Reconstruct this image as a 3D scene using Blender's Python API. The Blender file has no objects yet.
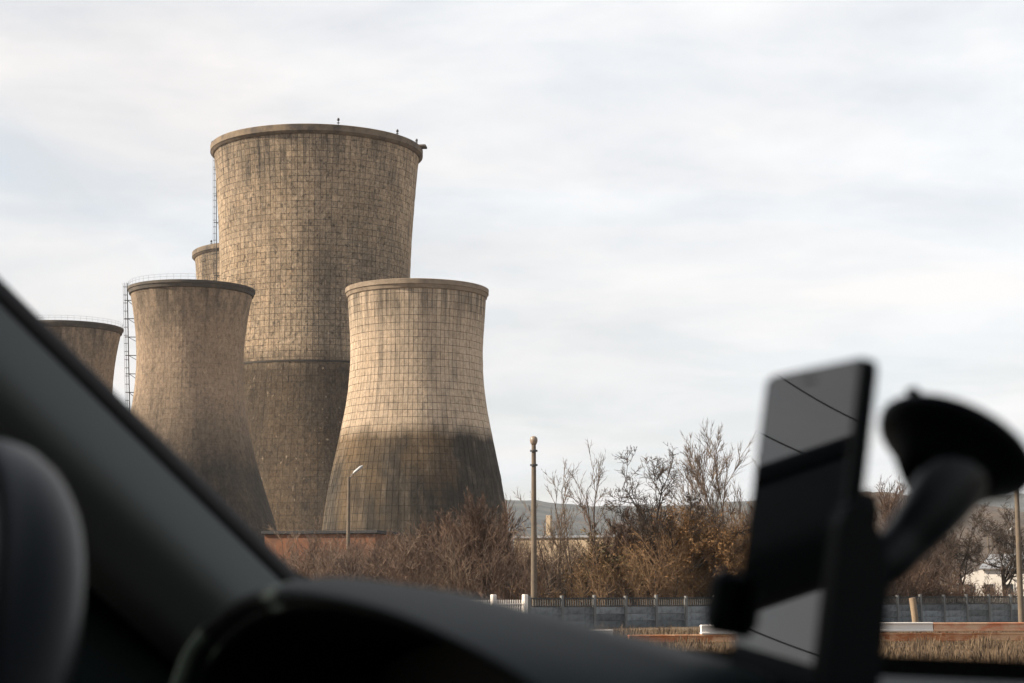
import bpy, math, random
import numpy as np
from mathutils import Vector, Matrix

random.seed(7)
RNG = np.random.default_rng(7)
R = math.radians

# ------------------------------------------------------------------ camera
CAM_Z = 2.23                     # camera height above the yard behind the fence
FPX = 1840.0                     # focal length in pixels of the 1024 px frame
PITCH = math.atan((590 - 341.5) / FPX)
scene = bpy.context.scene
COL = scene.collection
cam_data = bpy.data.cameras.new('camera')
cam = bpy.data.objects.new('camera', cam_data)
COL.objects.link(cam)
cam.location = (0, 0, CAM_Z)
cam.rotation_euler = (math.pi / 2 + PITCH, 0, 0)
cam_data.sensor_width = 36.0
cam_data.lens = 36.0 * FPX / 1024.0
cam_data.clip_start = 0.02
cam_data.clip_end = 20000
cam_data.dof.use_dof = True
cam_data.dof.focus_distance = 250.0
cam_data.dof.aperture_fstop = 11.0
scene.camera = cam

# ------------------------------------------------------------------ world, sun, exposure
SUN_EL, SUN_AZ = R(34), R(-99.5)   # azimuth from +Y (the view) towards +X
world = bpy.data.worlds.new('World')
scene.world = world
world.use_nodes = True
nt = world.node_tree
nt.nodes.clear()


def N(tree, kind, **kw):
    n = tree.nodes.new(kind)
    for k, v in kw.items():
        if k in n.inputs:
            n.inputs[k].default_value = v
        else:
            setattr(n, k, v)
    return n


def build_world():
    t = nt
    L = t.links.new
    sky = N(t, 'ShaderNodeTexSky', sky_type='NISHITA', sun_disc=False)
    sky.sun_elevation = SUN_EL
    sky.sun_rotation = SUN_AZ
    sky.air_density = 1.0
    sky.dust_density = 1.5
    bg = N(t, 'ShaderNodeBackground', Strength=0.062)
    L(sky.outputs['Color'], bg.inputs['Color'])
    tc = N(t, 'ShaderNodeTexCoord')
    sep = N(t, 'ShaderNodeSeparateXYZ')
    L(tc.outputs['Generated'], sep.inputs[0])
    mx = N(t, 'ShaderNodeMath', operation='MAXIMUM'); mx.inputs[1].default_value = 0.0
    L(sep.outputs['Z'], mx.inputs[0])
    ad = N(t, 'ShaderNodeMath', operation='ADD'); ad.inputs[1].default_value = 0.16
    L(mx.outputs[0], ad.inputs[0])
    dx = N(t, 'ShaderNodeMath', operation='DIVIDE'); L(sep.outputs['X'], dx.inputs[0]); L(ad.outputs[0], dx.inputs[1])
    dy = N(t, 'ShaderNodeMath', operation='DIVIDE'); L(sep.outputs['Y'], dy.inputs[0]); L(ad.outputs[0], dy.inputs[1])
    cb = N(t, 'ShaderNodeCombineXYZ'); L(dx.outputs[0], cb.inputs[0]); L(dy.outputs[0], cb.inputs[1])
    n1 = N(t, 'ShaderNodeTexNoise', Scale=1.7, Detail=8.0, Roughness=0.6, Distortion=0.25)
    mp = N(t, 'ShaderNodeMapping'); mp.inputs['Scale'].default_value = (1.0, 1.3, 1); mp.inputs['Location'].default_value = (3.1, 1.7, 0)
    L(cb.outputs[0], mp.inputs[0]); L(mp.outputs[0], n1.inputs['Vector'])
    rp = N(t, 'ShaderNodeValToRGB')
    rp.color_ramp.elements[0].position = 0.36; rp.color_ramp.elements[0].color = (0.72, 0.72, 0.72, 1)
    rp.color_ramp.elements[1].position = 0.60; rp.color_ramp.elements[1].color = (0.985, 0.985, 0.985, 1)
    L(n1.outputs['Fac'], rp.inputs[0])
    veil = N(t, 'ShaderNodeMapRange', clamp=True, interpolation_type='SMOOTHSTEP')
    veil.inputs['From Min'].default_value = 0.28; veil.inputs['From Max'].default_value = 1.0
    veil.inputs['To Min'].default_value = 1.0; veil.inputs['To Max'].default_value = 0.32
    L(mx.outputs[0], veil.inputs['Value'])
    cov = N(t, 'ShaderNodeMath', operation='MULTIPLY'); L(rp.outputs[0], cov.inputs[0]); L(veil.outputs[0], cov.inputs[1])
    n2 = N(t, 'ShaderNodeTexNoise', Scale=0.9, Detail=5.0, Roughness=0.5, Distortion=0.8)
    L(cb.outputs[0], n2.inputs['Vector'])
    cr = N(t, 'ShaderNodeValToRGB')
    cr.color_ramp.elements[0].position = 0.35; cr.color_ramp.elements[0].color = (0.436, 0.452, 0.472, 1)
    cr.color_ramp.elements[1].position = 0.62; cr.color_ramp.elements[1].color = (0.482, 0.464, 0.458, 1)
    L(n2.outputs['Fac'], cr.inputs[0])
    bc = N(t, 'ShaderNodeBackground', Strength=1.0)
    L(cr.outputs[0], bc.inputs['Color'])
    ms = N(t, 'ShaderNodeMixShader')
    L(cov.outputs[0], ms.inputs[0]); L(bg.outputs[0], ms.inputs[1]); L(bc.outputs[0], ms.inputs[2])
    out = N(t, 'ShaderNodeOutputWorld')
    L(ms.outputs[0], out.inputs[0])


build_world()
sun_data = bpy.data.lights.new('sun', 'SUN')
sun_data.energy = 5.0
sun_data.angle = R(0.8)
sun_data.color = (1.0, 0.845, 0.67)
sun = bpy.data.objects.new('sun', sun_data)
COL.objects.link(sun)
SUN_DIR = Vector((math.sin(SUN_AZ) * math.cos(SUN_EL), math.cos(SUN_AZ) * math.cos(SUN_EL), math.sin(SUN_EL)))
sun.rotation_euler = (-SUN_DIR).to_track_quat('-Z', 'Y').to_euler()
vs = scene.view_settings
vs.view_transform = 'Standard'
vs.look = 'None'
vs.exposure = 1.15
vs.gamma = 1.0
vs.use_curve_mapping = False
scene.render.engine = 'CYCLES'
scene.cycles.max_bounces = 8
scene.cycles.transparent_max_bounces = 16
scene.cycles.volume_bounces = 1
scene.cycles.use_denoising = True
scene.cycles.sample_clamp_indirect = 4.0

# ------------------------------------------------------------------ projection helpers
CP, SP = math.cos(PITCH), math.sin(PITCH)


def ray(px, py):
    cx, cy = (px - 512) / FPX, (341.5 - py) / FPX
    return np.array([cx, CP - cy * SP, SP + cy * CP])


def at(px, py, Y):
    d = ray(px, py)
    return np.array([0, 0, CAM_Z]) + d * (Y / d[1])


# ------------------------------------------------------------------ materials
def mat(name, color, rough=0.8, noise=None, bump=None, metallic=0.0, spec=0.5, coat=0.0, vary=0.0):
    """noise = (scale, colour2, low, high[, (sx,sy,sz)]) ; bump = (scale, strength, distance)"""
    m = bpy.data.materials.new(name)
    m.use_nodes = True
    t = m.node_tree
    b = t.nodes['Principled BSDF']
    b.inputs['Base Color'].default_value = (*color, 1)
    b.inputs['Roughness'].default_value = rough
    b.inputs['Metallic'].default_value = metallic
    b.inputs['Specular IOR Level'].default_value = spec
    tc = N(t, 'ShaderNodeTexCoord')
    if noise:
        mp = N(t, 'ShaderNodeMapping')
        if len(noise) > 4:
            mp.inputs['Scale'].default_value = noise[4]
        n = N(t, 'ShaderNodeTexNoise', Scale=noise[0], Detail=6.0, Roughness=0.65)
        t.links.new(tc.outputs['Object'], mp.inputs[0]); t.links.new(mp.outputs[0], n.inputs['Vector'])
        r = N(t, 'ShaderNodeValToRGB')
        r.color_ramp.elements[0].position = noise[2]; r.color_ramp.elements[0].color = (*color, 1)
        r.color_ramp.elements[1].position = noise[3]; r.color_ramp.elements[1].color = (*noise[1], 1)
        t.links.new(n.outputs['Fac'], r.inputs[0]); t.links.new(r.outputs[0], b.inputs['Base Color'])
    if vary and noise:
        oi = N(t, 'ShaderNodeObjectInfo')
        mr = N(t, 'ShaderNodeMapRange'); mr.inputs['To Min'].default_value = 1 - vary; mr.inputs['To Max'].default_value = 1 + vary
        t.links.new(oi.outputs['Random'], mr.inputs['Value'])
        vm = N(t, 'ShaderNodeVectorMath', operation='SCALE')
        t.links.new(r.outputs[0], vm.inputs[0]); t.links.new(mr.outputs[0], vm.inputs['Scale'])
        t.links.new(vm.outputs[0], b.inputs['Base Color'])
    if bump:
        n = N(t, 'ShaderNodeTexNoise', Scale=bump[0], Detail=5.0)
        bp = N(t, 'ShaderNodeBump', Strength=bump[1], Distance=bump[2])
        t.links.new(tc.outputs['Object'], n.inputs['Vector']); t.links.new(n.outputs['Fac'], bp.inputs['Height'])
        t.links.new(bp.outputs[0], b.inputs['Normal'])
    return m


def tower_mat(name, light, mid, dark, stain_col, stain_z=None, stain_w=1.5, drip_z=None, streak=0.5, seed=0.0, soot=0.5, speck=0.0, drip=0.8, off_soot=17.0, off_stain=70.0, grain=(0.7, 1.32), dx=(0, 0), sdark=0.9, pits=0.0):
    """weathered shuttered concrete: panel tone, cloudy mottling, vertical runs, a damp lower band, drips under the rim"""
    m = bpy.data.materials.new(name)
    m.use_nodes = True
    t = m.node_tree
    L = t.links.new
    b = t.nodes['Principled BSDF']
    b.inputs['Roughness'].default_value = 0.93
    b.inputs['Specular IOR Level'].default_value = 0.15
    b.inputs['Diffuse Roughness'].default_value = 1.0
    tc = N(t, 'ShaderNodeTexCoord')

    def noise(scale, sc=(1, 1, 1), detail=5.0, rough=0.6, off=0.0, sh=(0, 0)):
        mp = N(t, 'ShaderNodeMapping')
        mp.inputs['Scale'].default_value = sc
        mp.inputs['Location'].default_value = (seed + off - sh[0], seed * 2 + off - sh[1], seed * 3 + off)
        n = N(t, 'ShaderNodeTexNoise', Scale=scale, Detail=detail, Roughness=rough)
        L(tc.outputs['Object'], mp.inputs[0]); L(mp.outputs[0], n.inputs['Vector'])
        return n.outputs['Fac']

    def ramp(fac, lo, hi, a=(0, 0, 0), c=(1, 1, 1)):
        r = N(t, 'ShaderNodeValToRGB')
        r.color_ramp.elements[0].position = lo; r.color_ramp.elements[0].color = (*a, 1)
        r.color_ramp.elements[1].position = hi; r.color_ramp.elements[1].color = (*c, 1)
        L(fac, r.inputs[0])
        return r.outputs[0]

    def mix(fac, a, c, mode='MIX'):
        x = N(t, 'ShaderNodeMix', data_type='RGBA', blend_type=mode)
        if isinstance(fac, float):
            x.inputs[0].default_value = fac
        else:
            L(fac, x.inputs[0])
        for s, v in ((6, a), (7, c)):
            if isinstance(v, tuple):
                x.inputs[s].default_value = (*v, 1)
            else:
                L(v, x.inputs[s])
        return x.outputs[2]

    def math_(op, a, c, clamp=True):
        x = N(t, 'ShaderNodeMath', operation=op, use_clamp=(op == 'MULTIPLY' and clamp))
        for i, v in enumerate((a, c)):
            if isinstance(v, (int, float)):
                x.inputs[i].default_value = v
            else:
                L(v, x.inputs[i])
        return x.outputs[0]

    sep = N(t, 'ShaderNodeSeparateXYZ')
    L(tc.outputs['Object'], sep.inputs[0])
    base = mix(ramp(noise(0.10, (1, 1, 0.8)), 0.38, 0.66), light, mid)
    runs = ramp(noise(0.55, (1, 1, 0.035), off=4), 0.48, 0.72)
    patch = ramp(noise(0.07, (1, 1, 0.6), off=9), 0.42, 0.60)
    base = mix(math_('MULTIPLY', math_('MULTIPLY', runs, patch), streak * 1.6), base, dark)
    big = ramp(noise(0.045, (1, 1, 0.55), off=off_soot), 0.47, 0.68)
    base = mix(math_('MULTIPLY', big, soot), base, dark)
    if drip_z is not None:
        d = N(t, 'ShaderNodeMapRange', clamp=True)
        d.inputs['From Min'].default_value = drip_z - 5.0
        d.inputs['From Max'].default_value = drip_z
        L(sep.outputs['Z'], d.inputs['Value'])
        dn = ramp(noise(0.9, (1, 1, 0.05), off=30), 0.42, 0.6)
        base = mix(math_('MULTIPLY', math_('MULTIPLY', d.outputs[0], dn), drip), base, dark)
    if stain_z is not None:
        wob = math_('MULTIPLY', noise(0.30, (1, 1, 0.10), detail=9.0, rough=0.72, off=50), 5.0, False)
        zz = math_('ADD', sep.outputs['Z'], wob)
        d = N(t, 'ShaderNodeMapRange', clamp=True)
        d.inputs['From Min'].default_value = stain_z + 2.5 - stain_w
        d.inputs['From Max'].default_value = stain_z + 2.5 + stain_w
        d.inputs['To Min'].default_value = 1.0
        d.inputs['To Max'].default_value = 0.0
        L(zz, d.inputs['Value'])
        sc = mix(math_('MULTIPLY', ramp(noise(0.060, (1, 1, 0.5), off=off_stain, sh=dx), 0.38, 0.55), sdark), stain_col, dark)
        sc = mix(math_('MULTIPLY', ramp(noise(0.8, (1, 1, 0.12), off=80), 0.50, 0.72), 0.18), sc, mid)
        base = mix(math_('MULTIPLY', d.outputs[0], 0.92), base, sc)
    if pits:
        pt = ramp(noise(1.5, (1, 1, 0.8), detail=3.0, off=140), 0.55, 0.68)
        base = mix(math_('MULTIPLY', pt, pits), base, dark)
    if speck:
        sp = ramp(noise(1.1, (1, 1, 0.5), detail=2.0, off=90), 0.66, 0.74)
        base = mix(math_('MULTIPLY', sp, speck), base, light)
    gr = ramp(noise(2.2, (1, 1, 0.6), detail=6.0, rough=0.75, off=120), 0.30, 0.70, (grain[0],) * 3, (grain[1],) * 3)
    base = mix(1.0, base, gr, 'MULTIPLY')
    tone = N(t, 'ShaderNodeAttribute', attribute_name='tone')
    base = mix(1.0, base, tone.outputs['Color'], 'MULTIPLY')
    L(base, b.inputs['Base Color'])
    bp = N(t, 'ShaderNodeBump', Strength=0.5, Distance=0.12)
    L(noise(1.6, (1, 1, 1), off=3), bp.inputs['Height'])
    L(bp.outputs[0], b.inputs['Normal'])
    return m


def glass_mat(name, tint=(0.98, 0.985, 0.98), fac=0.02):
    m = bpy.data.materials.new(name)
    m.use_nodes = True
    t = m.node_tree
    t.nodes.clear()
    tr = N(t, 'ShaderNodeBsdfTransparent', Color=(*tint, 1))
    gl = N(t, 'ShaderNodeBsdfGlossy', Roughness=0.02)
    lw = N(t, 'ShaderNodeLayerWeight', Blend=0.12)
    mu = N(t, 'ShaderNodeMath', operation='MULTIPLY'); mu.inputs[1].default_value = fac / 0.04
    cl = N(t, 'ShaderNodeMath', operation='MINIMUM'); cl.inputs[1].default_value = 0.10
    t.links.new(lw.outputs['Fresnel'], mu.inputs[0]); t.links.new(mu.outputs[0], cl.inputs[0])
    ms = N(t, 'ShaderNodeMixShader')
    t.links.new(cl.outputs[0], ms.inputs[0]); t.links.new(tr.outputs[0], ms.inputs[1]); t.links.new(gl.outputs[0], ms.inputs[2])
    o = N(t, 'ShaderNodeOutputMaterial')
    t.links.new(ms.outputs[0], o.inputs[0])
    return m


M = {}
M['ground'] = mat('ground_earth', (0.077, 0.054, 0.035), 0.95, (0.35, (0.132, 0.094, 0.056), 0.35, 0.7), (3.0, 0.5, 0.1))
M['asphalt'] = mat('asphalt', (0.045, 0.045, 0.047), 0.9, (4.0, (0.075, 0.072, 0.07), 0.4, 0.7), (60, 0.4, 0.01))
M['steel'] = mat('dark_steel', (0.05, 0.052, 0.055), 0.6, metallic=0.3)
M['galv'] = mat('galvanised_steel', (0.20, 0.21, 0.22), 0.55, (3.0, (0.12, 0.11, 0.10), 0.4, 0.7), metallic=0.3)
M['rim'] = mat('rim_concrete', (0.174, 0.131, 0.087), 0.93, (0.35, (0.054, 0.044, 0.037), 0.42, 0.66), (1.2, 0.5, 0.1))
M['rim_dark'] = mat('sooty_rim_concrete', (0.060, 0.053, 0.046), 0.93, (0.5, (0.112, 0.092, 0.072), 0.45, 0.7), (1.2, 0.5, 0.1))
M['rim_pale'] = mat('pale_rim_concrete', (0.258, 0.204, 0.150), 0.93, (0.35, (0.120, 0.093, 0.066), 0.45, 0.7), (1.2, 0.5, 0.1))
M['groove'] = mat('joint_grime', (0.045, 0.038, 0.032), 0.95)
M['brick'] = mat('red_brick', (0.167, 0.070, 0.034), 0.9, (0.8, (0.089, 0.045, 0.028), 0.4, 0.7), (4, 0.4, 0.05))
M['roofing'] = mat('bitumen_roof', (0.03, 0.03, 0.032), 0.9)
M['beige'] = mat('beige_render', (0.339, 0.268, 0.186), 0.9, (0.5, (0.235, 0.176, 0.118), 0.45, 0.75), (3, 0.3, 0.05))
M['white_render'] = mat('white_render', (0.501, 0.480, 0.452), 0.9, (0.6, (0.362, 0.341, 0.313), 0.5, 0.8), (3, 0.3, 0.05))
M['roof_grey'] = mat('grey_sheet_roof', (0.176, 0.192, 0.216), 0.6, (1.0, (0.240, 0.240, 0.248), 0.4, 0.7))
M['pane'] = mat('window_pane', (0.03, 0.035, 0.04), 0.15)
M['pole'] = mat('pole_concrete', (0.139, 0.108, 0.077), 0.9, (1.3, (0.084, 0.070, 0.056), 0.4, 0.7), (6, 0.4, 0.03))
M['lamp_glass'] = mat('lamp_globe', (0.218, 0.172, 0.135), 0.4)
M['lamp_white'] = mat('lamp_white', (0.390, 0.400, 0.406), 0.4)
M['wood'] = mat('grey_wood', (0.251, 0.188, 0.125), 0.9, (2.0, (0.153, 0.111, 0.077), 0.4, 0.7, (1, 1, 0.2)), (8, 0.5, 0.02))
M['fence'] = mat('fence_concrete', (0.169, 0.188, 0.198), 0.92, (1.6, (0.069, 0.077, 0.083), 0.42, 0.66), (3, 0.4, 0.04), vary=0.4)
M['fence_dark'] = mat('fence_concrete_weathered', (0.044, 0.046, 0.046), 0.92, (0.9, (0.080, 0.084, 0.084), 0.45, 0.75), (3, 0.4, 0.04))
M['fence_post'] = mat('fence_post_concrete', (0.156, 0.159, 0.156), 0.92, (0.9, (0.092, 0.094, 0.097), 0.42, 0.75), (3, 0.4, 0.04))
M['white_paint'] = mat('white_paint', (0.696, 0.661, 0.618), 0.7, (1.3, (0.479, 0.392, 0.331), 0.54, 0.76), (3, 0.3, 0.03))
M['red_paint'] = mat('faded_red_paint', (0.522, 0.191, 0.091), 0.75, (0.9, (0.592, 0.392, 0.252), 0.42, 0.60, (1, 1, 2)), (4, 0.4, 0.03))
M['rust'] = mat('rust', (0.365, 0.135, 0.050), 0.9, (0.7, (0.574, 0.357, 0.209), 0.44, 0.58, (1, 1, 2.0)), (4, 0.5, 0.03))
M['hill'] = mat('hill_woods', (0.042, 0.031, 0.024), 1.0, (0.03, (0.080, 0.059, 0.042), 0.40, 0.66), None)
M['far_hill'] = mat('far_hill_woods', (0.016, 0.022, 0.027), 1.0, (0.016, (0.066, 0.070, 0.066), 0.38, 0.62), None)


def twig_mat(name, a, c):
    m = mat(name, a, 0.9, (0.35, c, 0.40, 0.62))
    return m


M['twig_brown'] = twig_mat('twig_brown', (0.073, 0.047, 0.034), (0.157, 0.099, 0.067))
M['twig_tan'] = twig_mat('twig_tan', (0.234, 0.148, 0.078), (0.121, 0.071, 0.038))
M['twig_dark'] = twig_mat('twig_dark', (0.046, 0.035, 0.029), (0.091, 0.065, 0.047))
M['twig_pale'] = twig_mat('twig_pale', (0.113, 0.082, 0.061), (0.200, 0.146, 0.104))
M['bark'] = mat('bark', (0.052, 0.038, 0.030), 0.95, (2.0, (0.090, 0.066, 0.049), 0.4, 0.7), (6, 0.6, 0.05))
M['leaf_rust'] = mat('leaf_rust', (0.131, 0.064, 0.019), 0.8, (0.6, (0.207, 0.113, 0.037), 0.4, 0.65))
M['leaf_olive'] = mat('leaf_olive', (0.067, 0.053, 0.023), 0.8, (0.6, (0.123, 0.089, 0.033), 0.4, 0.65))
M['grass'] = mat('dry_grass', (0.128, 0.088, 0.050), 0.9, (0.5, (0.076, 0.050, 0.030), 0.4, 0.65))
# car
M['trim'] = mat('grey_cabin_trim', (0.070, 0.078, 0.075), 0.75, None, (900, 0.12, 0.002))
M['dash'] = mat('teal_grey_dash_plastic', (0.008, 0.0135, 0.0135), 0.6, None, (700, 0.12, 0.002), spec=0.12)
M['black_plastic'] = mat('black_plastic', (0.003, 0.004, 0.0045), 0.5, spec=0.07)
M['arm_plastic'] = mat('satin_black_plastic', (0.006, 0.008, 0.0085), 0.4, spec=0.3)
M['seal'] = mat('rubber_seal', (0.008, 0.008, 0.009), 0.7)
M['leather'] = mat('black_wheel_leather', (0.004, 0.006, 0.0065), 0.36, None, (500, 0.1, 0.002), spec=0.1)
M['headliner'] = mat('dark_headliner', (0.022, 0.023, 0.024), 0.95)
M['carpaint'] = mat('car_paint', (0.05, 0.06, 0.065), 0.3)
M['glass'] = glass_mat('car_glass')
M['glass_dim'] = glass_mat('dimming_car_glass', (0.45, 0.48, 0.47))  # passenger pane tint, added to cut the light entering the cabin


def phone_glass():
    m = bpy.data.materials.new('phone_screen_glass')
    m.use_nodes = True
    b = m.node_tree.nodes['Principled BSDF']
    b.inputs['Base Color'].default_value = (0.004, 0.005, 0.006, 1)
    b.inputs['Roughness'].default_value = 0.015
    b.inputs['IOR'].default_value = 1.7
    return m


M['screen'] = phone_glass()


# ------------------------------------------------------------------ object helpers
def link(o, parent=None):
    COL.objects.link(o)
    if parent is not None:
        o.parent = parent
    return o


def tag(o, label=None, cat=None, group=None, kind=None):
    for k, v in (('label', label), ('category', cat), ('group', group), ('kind', kind)):
        if v:
            o[k] = v
    return o


def empty(name, loc=(0, 0, 0), rz=0.0, label=None, cat=None, group=None):
    o = bpy.data.objects.new(name, None)
    o.empty_display_size = 0.3
    o.location = loc
    o.rotation_euler = (0, 0, rz)
    link(o)
    return tag(o, label, cat, group)


class MB:
    """collects faces, builds one mesh object"""

    def __init__(s):
        s.v, s.f, s.sm = [], [], []

    def add(s, vs, fs, smooth=False):
        n = len(s.v)
        s.v.extend([tuple(map(float, p)) for p in vs])
        s.f.extend([tuple(i + n for i in f) for f in fs])
        s.sm.extend([smooth] * len(fs))

    def box(s, c, size, axes=None, bevel=0.0):
        c = np.array(c, float)
        ax = np.eye(3) if axes is None else np.array(axes, float)
        h = np.array(size, float) / 2
        if bevel <= 0:
            vs = [c + sx * h[0] * ax[0] + sy * h[1] * ax[1] + sz * h[2] * ax[2] for sz in (-1, 1) for sy in (-1, 1) for sx in (-1, 1)]
            s.add(vs, [(0, 2, 3, 1), (4, 5, 7, 6), (0, 1, 5, 4), (2, 6, 7, 3), (0, 4, 6, 2), (1, 3, 7, 5)])
            return
        b = bevel
        rings = []
        for k, z in ((0, -h[2]), (b, -h[2] + 0), (b, h[2] - 0), (0, h[2])):
            pass
        zs = [(-h[2], b), (-h[2] + b, 0), (h[2] - b, 0), (h[2], b)]
        vs = []
        for z, ins in zs:
            x, y = h[0] - ins, h[1] - ins
            bb = b if ins == 0 else b * 0.6
            for (px, py) in ((x - bb, -y), (x, -y + bb), (x, y - bb), (x - bb, y), (-x + bb, y), (-x, y - bb), (-x, -y + bb), (-x + bb, -y)):
                vs.append(c + px * ax[0] + py * ax[1] + z * ax[2])
        fs = []
        for k in range(3):
            for i in range(8):
                j = (i + 1) % 8
                fs.append((k * 8 + i, k * 8 + j, (k + 1) * 8 + j, (k + 1) * 8 + i))
        fs.append(tuple(range(7, -1, -1)))
        fs.append(tuple(range(24, 32)))
        s.add(vs, fs)

    def tube(s, pts, rad, n=6, cap=True, smooth=True, flat=None):
        """sweep a circle (or ellipse: flat = (axis, ratio)) along pts"""
        pts = [np.array(p, float) for p in pts]
        if np.isscalar(rad):
            rad = [rad] * len(pts)
        vs, fs = [], []
        prev = None
        for i, p in enumerate(pts):
            d = pts[min(i + 1, len(pts) - 1)] - pts[max(i - 1, 0)]
            d = d / (np.linalg.norm(d) + 1e-12)
            if prev is None:
                a = np.array([0, 0, 1.0]) if abs(d[2]) < 0.9 else np.array([1.0, 0, 0])
            else:
                a = prev
            u = a - d * np.dot(a, d)
            u /= np.linalg.norm(u)
            prev = u
            w = np.cross(d, u)
            for k in range(n):
                t = 2 * math.pi * k / n
                o = (u * math.cos(t) + w * math.sin(t)) * rad[i]
                if flat is not None:
                    ax = np.array(flat[0], float)
                    o = o - ax * np.dot(o, ax) * (1 - flat[1])
                vs.append(p + o)
        for i in range(len(pts) - 1):
            for k in range(n):
                j = (k + 1) % n
                fs.append((i * n + k, i * n + j, (i + 1) * n + j, (i + 1) * n + k))
        s.add(vs, fs, smooth)
        if cap:
            m = len(pts) - 1
            s.add(vs[:n], [tuple(range(n - 1, -1, -1))])
            s.add(vs[m * n:], [tuple(range(n))])

    def lathe(s, prof, n=48, smooth=True, closed=False, center=(0, 0)):
        vs, fs = [], []
        for (r, z) in prof:
            for k in range(n):
                t = 2 * math.pi * k / n
                vs.append((center[0] + r * math.cos(t), center[1] + r * math.sin(t), z))
        m = len(prof)
        rng = range(m) if closed else range(m - 1)
        for i in rng:
            i2 = (i + 1) % m
            for k in range(n):
                j = (k + 1) % n
                fs.append((i * n + k, i * n + j, i2 * n + j, i2 * n + k))
        s.add(vs, fs, smooth)

    def grid(s, rows, smooth=True):
        n = len(rows[0])
        vs = [p for r in rows for p in r]
        fs = [(i * n + k, i * n + k + 1, (i + 1) * n + k + 1, (i + 1) * n + k) for i in range(len(rows) - 1) for k in range(n - 1)]
        s.add(vs, fs, smooth)

    def prism(s, poly, d):
        """poly: 3-D loop, extruded by vector d"""
        n = len(poly)
        poly = [np.array(p, float) for p in poly]
        d = np.array(d, float)
        s.add(poly + [p + d for p in poly], [tuple(range(n - 1, -1, -1)), tuple(range(n, 2 * n))] + [(i, (i + 1) % n, n + (i + 1) % n, n + i) for i in range(n)])

    def build(s, name, m, parent=None, recalc=False):
        me = bpy.data.meshes.new(name)
        me.from_pydata(s.v, [], s.f)
        me.polygons.foreach_set('use_smooth', s.sm)
        me.materials.append(M[m] if isinstance(m, str) else m)
        me.validate()
        if recalc:
            import bmesh
            bm = bmesh.new(); bm.from_mesh(me)
            bmesh.ops.recalc_face_normals(bm, faces=bm.faces)
            bm.to_mesh(me); bm.free()
        me.update()
        return link(bpy.data.objects.new(name, me), parent)


def np_mesh(name, verts, quads, m, parent=None, smooth=False, tone=None):
    """fast mesh from numpy arrays; quads (n,4) or tris (n,3)"""
    me = bpy.data.meshes.new(name)
    k = quads.shape[1]
    me.vertices.add(len(verts)); me.vertices.foreach_set('co', np.asarray(verts, np.float32).ravel())
    me.loops.add(quads.size); me.loops.foreach_set('vertex_index', np.asarray(quads, np.int32).ravel())
    me.polygons.add(len(quads))
    me.polygons.foreach_set('loop_start', np.arange(len(quads), dtype=np.int32) * k)
    me.polygons.foreach_set('use_smooth', np.full(len(quads), smooth))
    me.materials.append(M[m] if isinstance(m, str) else m)
    if tone is not None:
        a = me.attributes.new('tone', 'FLOAT_COLOR', 'POINT')
        c = np.ones((len(verts), 4), np.float32)
        c[:, :3] = tone
        a.data.foreach_set('color', c.ravel())
    me.update(calc_edges=True)
    return link(bpy.data.objects.new(name, me), parent)


def copy_tree(o, parent=None):
    c = o.copy()
    link(c)
    c.parent = parent
    for ch in o.children:
        copy_tree(ch, c)
    return c


# ------------------------------------------------------------------ ground, road, hills
def ground():
    xs = np.concatenate([[-6000, -2500, -900, -300], np.arange(-120, 161, 4.0), [300, 900, 2500, 6000]])
    ys = np.concatenate([[-3000, -600, -100, -20, -8, -4.5], np.arange(3.5, 13, 1.5), np.arange(14, 150, 3.0), [200, 400, 800, 2000, 5000, 9000]])
    rows = []
    for y in ys:
        row = []
        for x in xs:
            if -6 < y < 5:
                z = 1.05
            elif y >= 5:
                z = 1.05 * (1 - min(1, (y - 5) / 9.0))
            else:
                z = 1.05 * (1 - min(1, (-6 - y) / 12.0))
            if 55 < y < 160:
                z += 0.06 * math.sin(x * 0.7 + y * 0.3) * math.sin(y * 0.9 - x * 0.2)
            row.append((x, y, z))
        rows.append(row)
    mb = MB(); mb.grid(rows)
    o = mb.build('ground', 'ground')
    tag(o, 'dry brown earth of the yard around the power station', 'ground', kind='structure')
    mb = MB()
    d = np.array([0.809, 0.588, 0]); n = np.array([-0.588, 0.809, 0])
    rows = [[tuple(d * t + n * k * 2.4 + np.array([0, 0, 1.18 - abs(k) * 0.04])) for t in np.linspace(-40, 40, 30)] for k in (-1.3, -0.5, 0, 0.5, 1.3)]
    mb.grid(rows)
    lo = [[tuple(d * t + n * k * 2.4 + np.array([0, 0, 0.0 if abs(k) > 1.4 else 1.125])) for t in np.linspace(-40, 40, 30)] for k in (1.3, 2.4)]
    mb.grid(lo)
    lo = [[tuple(d * t + n * k * 2.4 + np.array([0, 0, 0.0 if abs(k) > 1.4 else 1.125])) for t in np.linspace(-40, 40, 30)] for k in (-2.4, -1.3)]
    mb.grid(lo)
    o = mb.build('road', 'asphalt')
    tag(o, 'dark asphalt road under the car', 'road', kind='structure')


ground()


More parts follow.
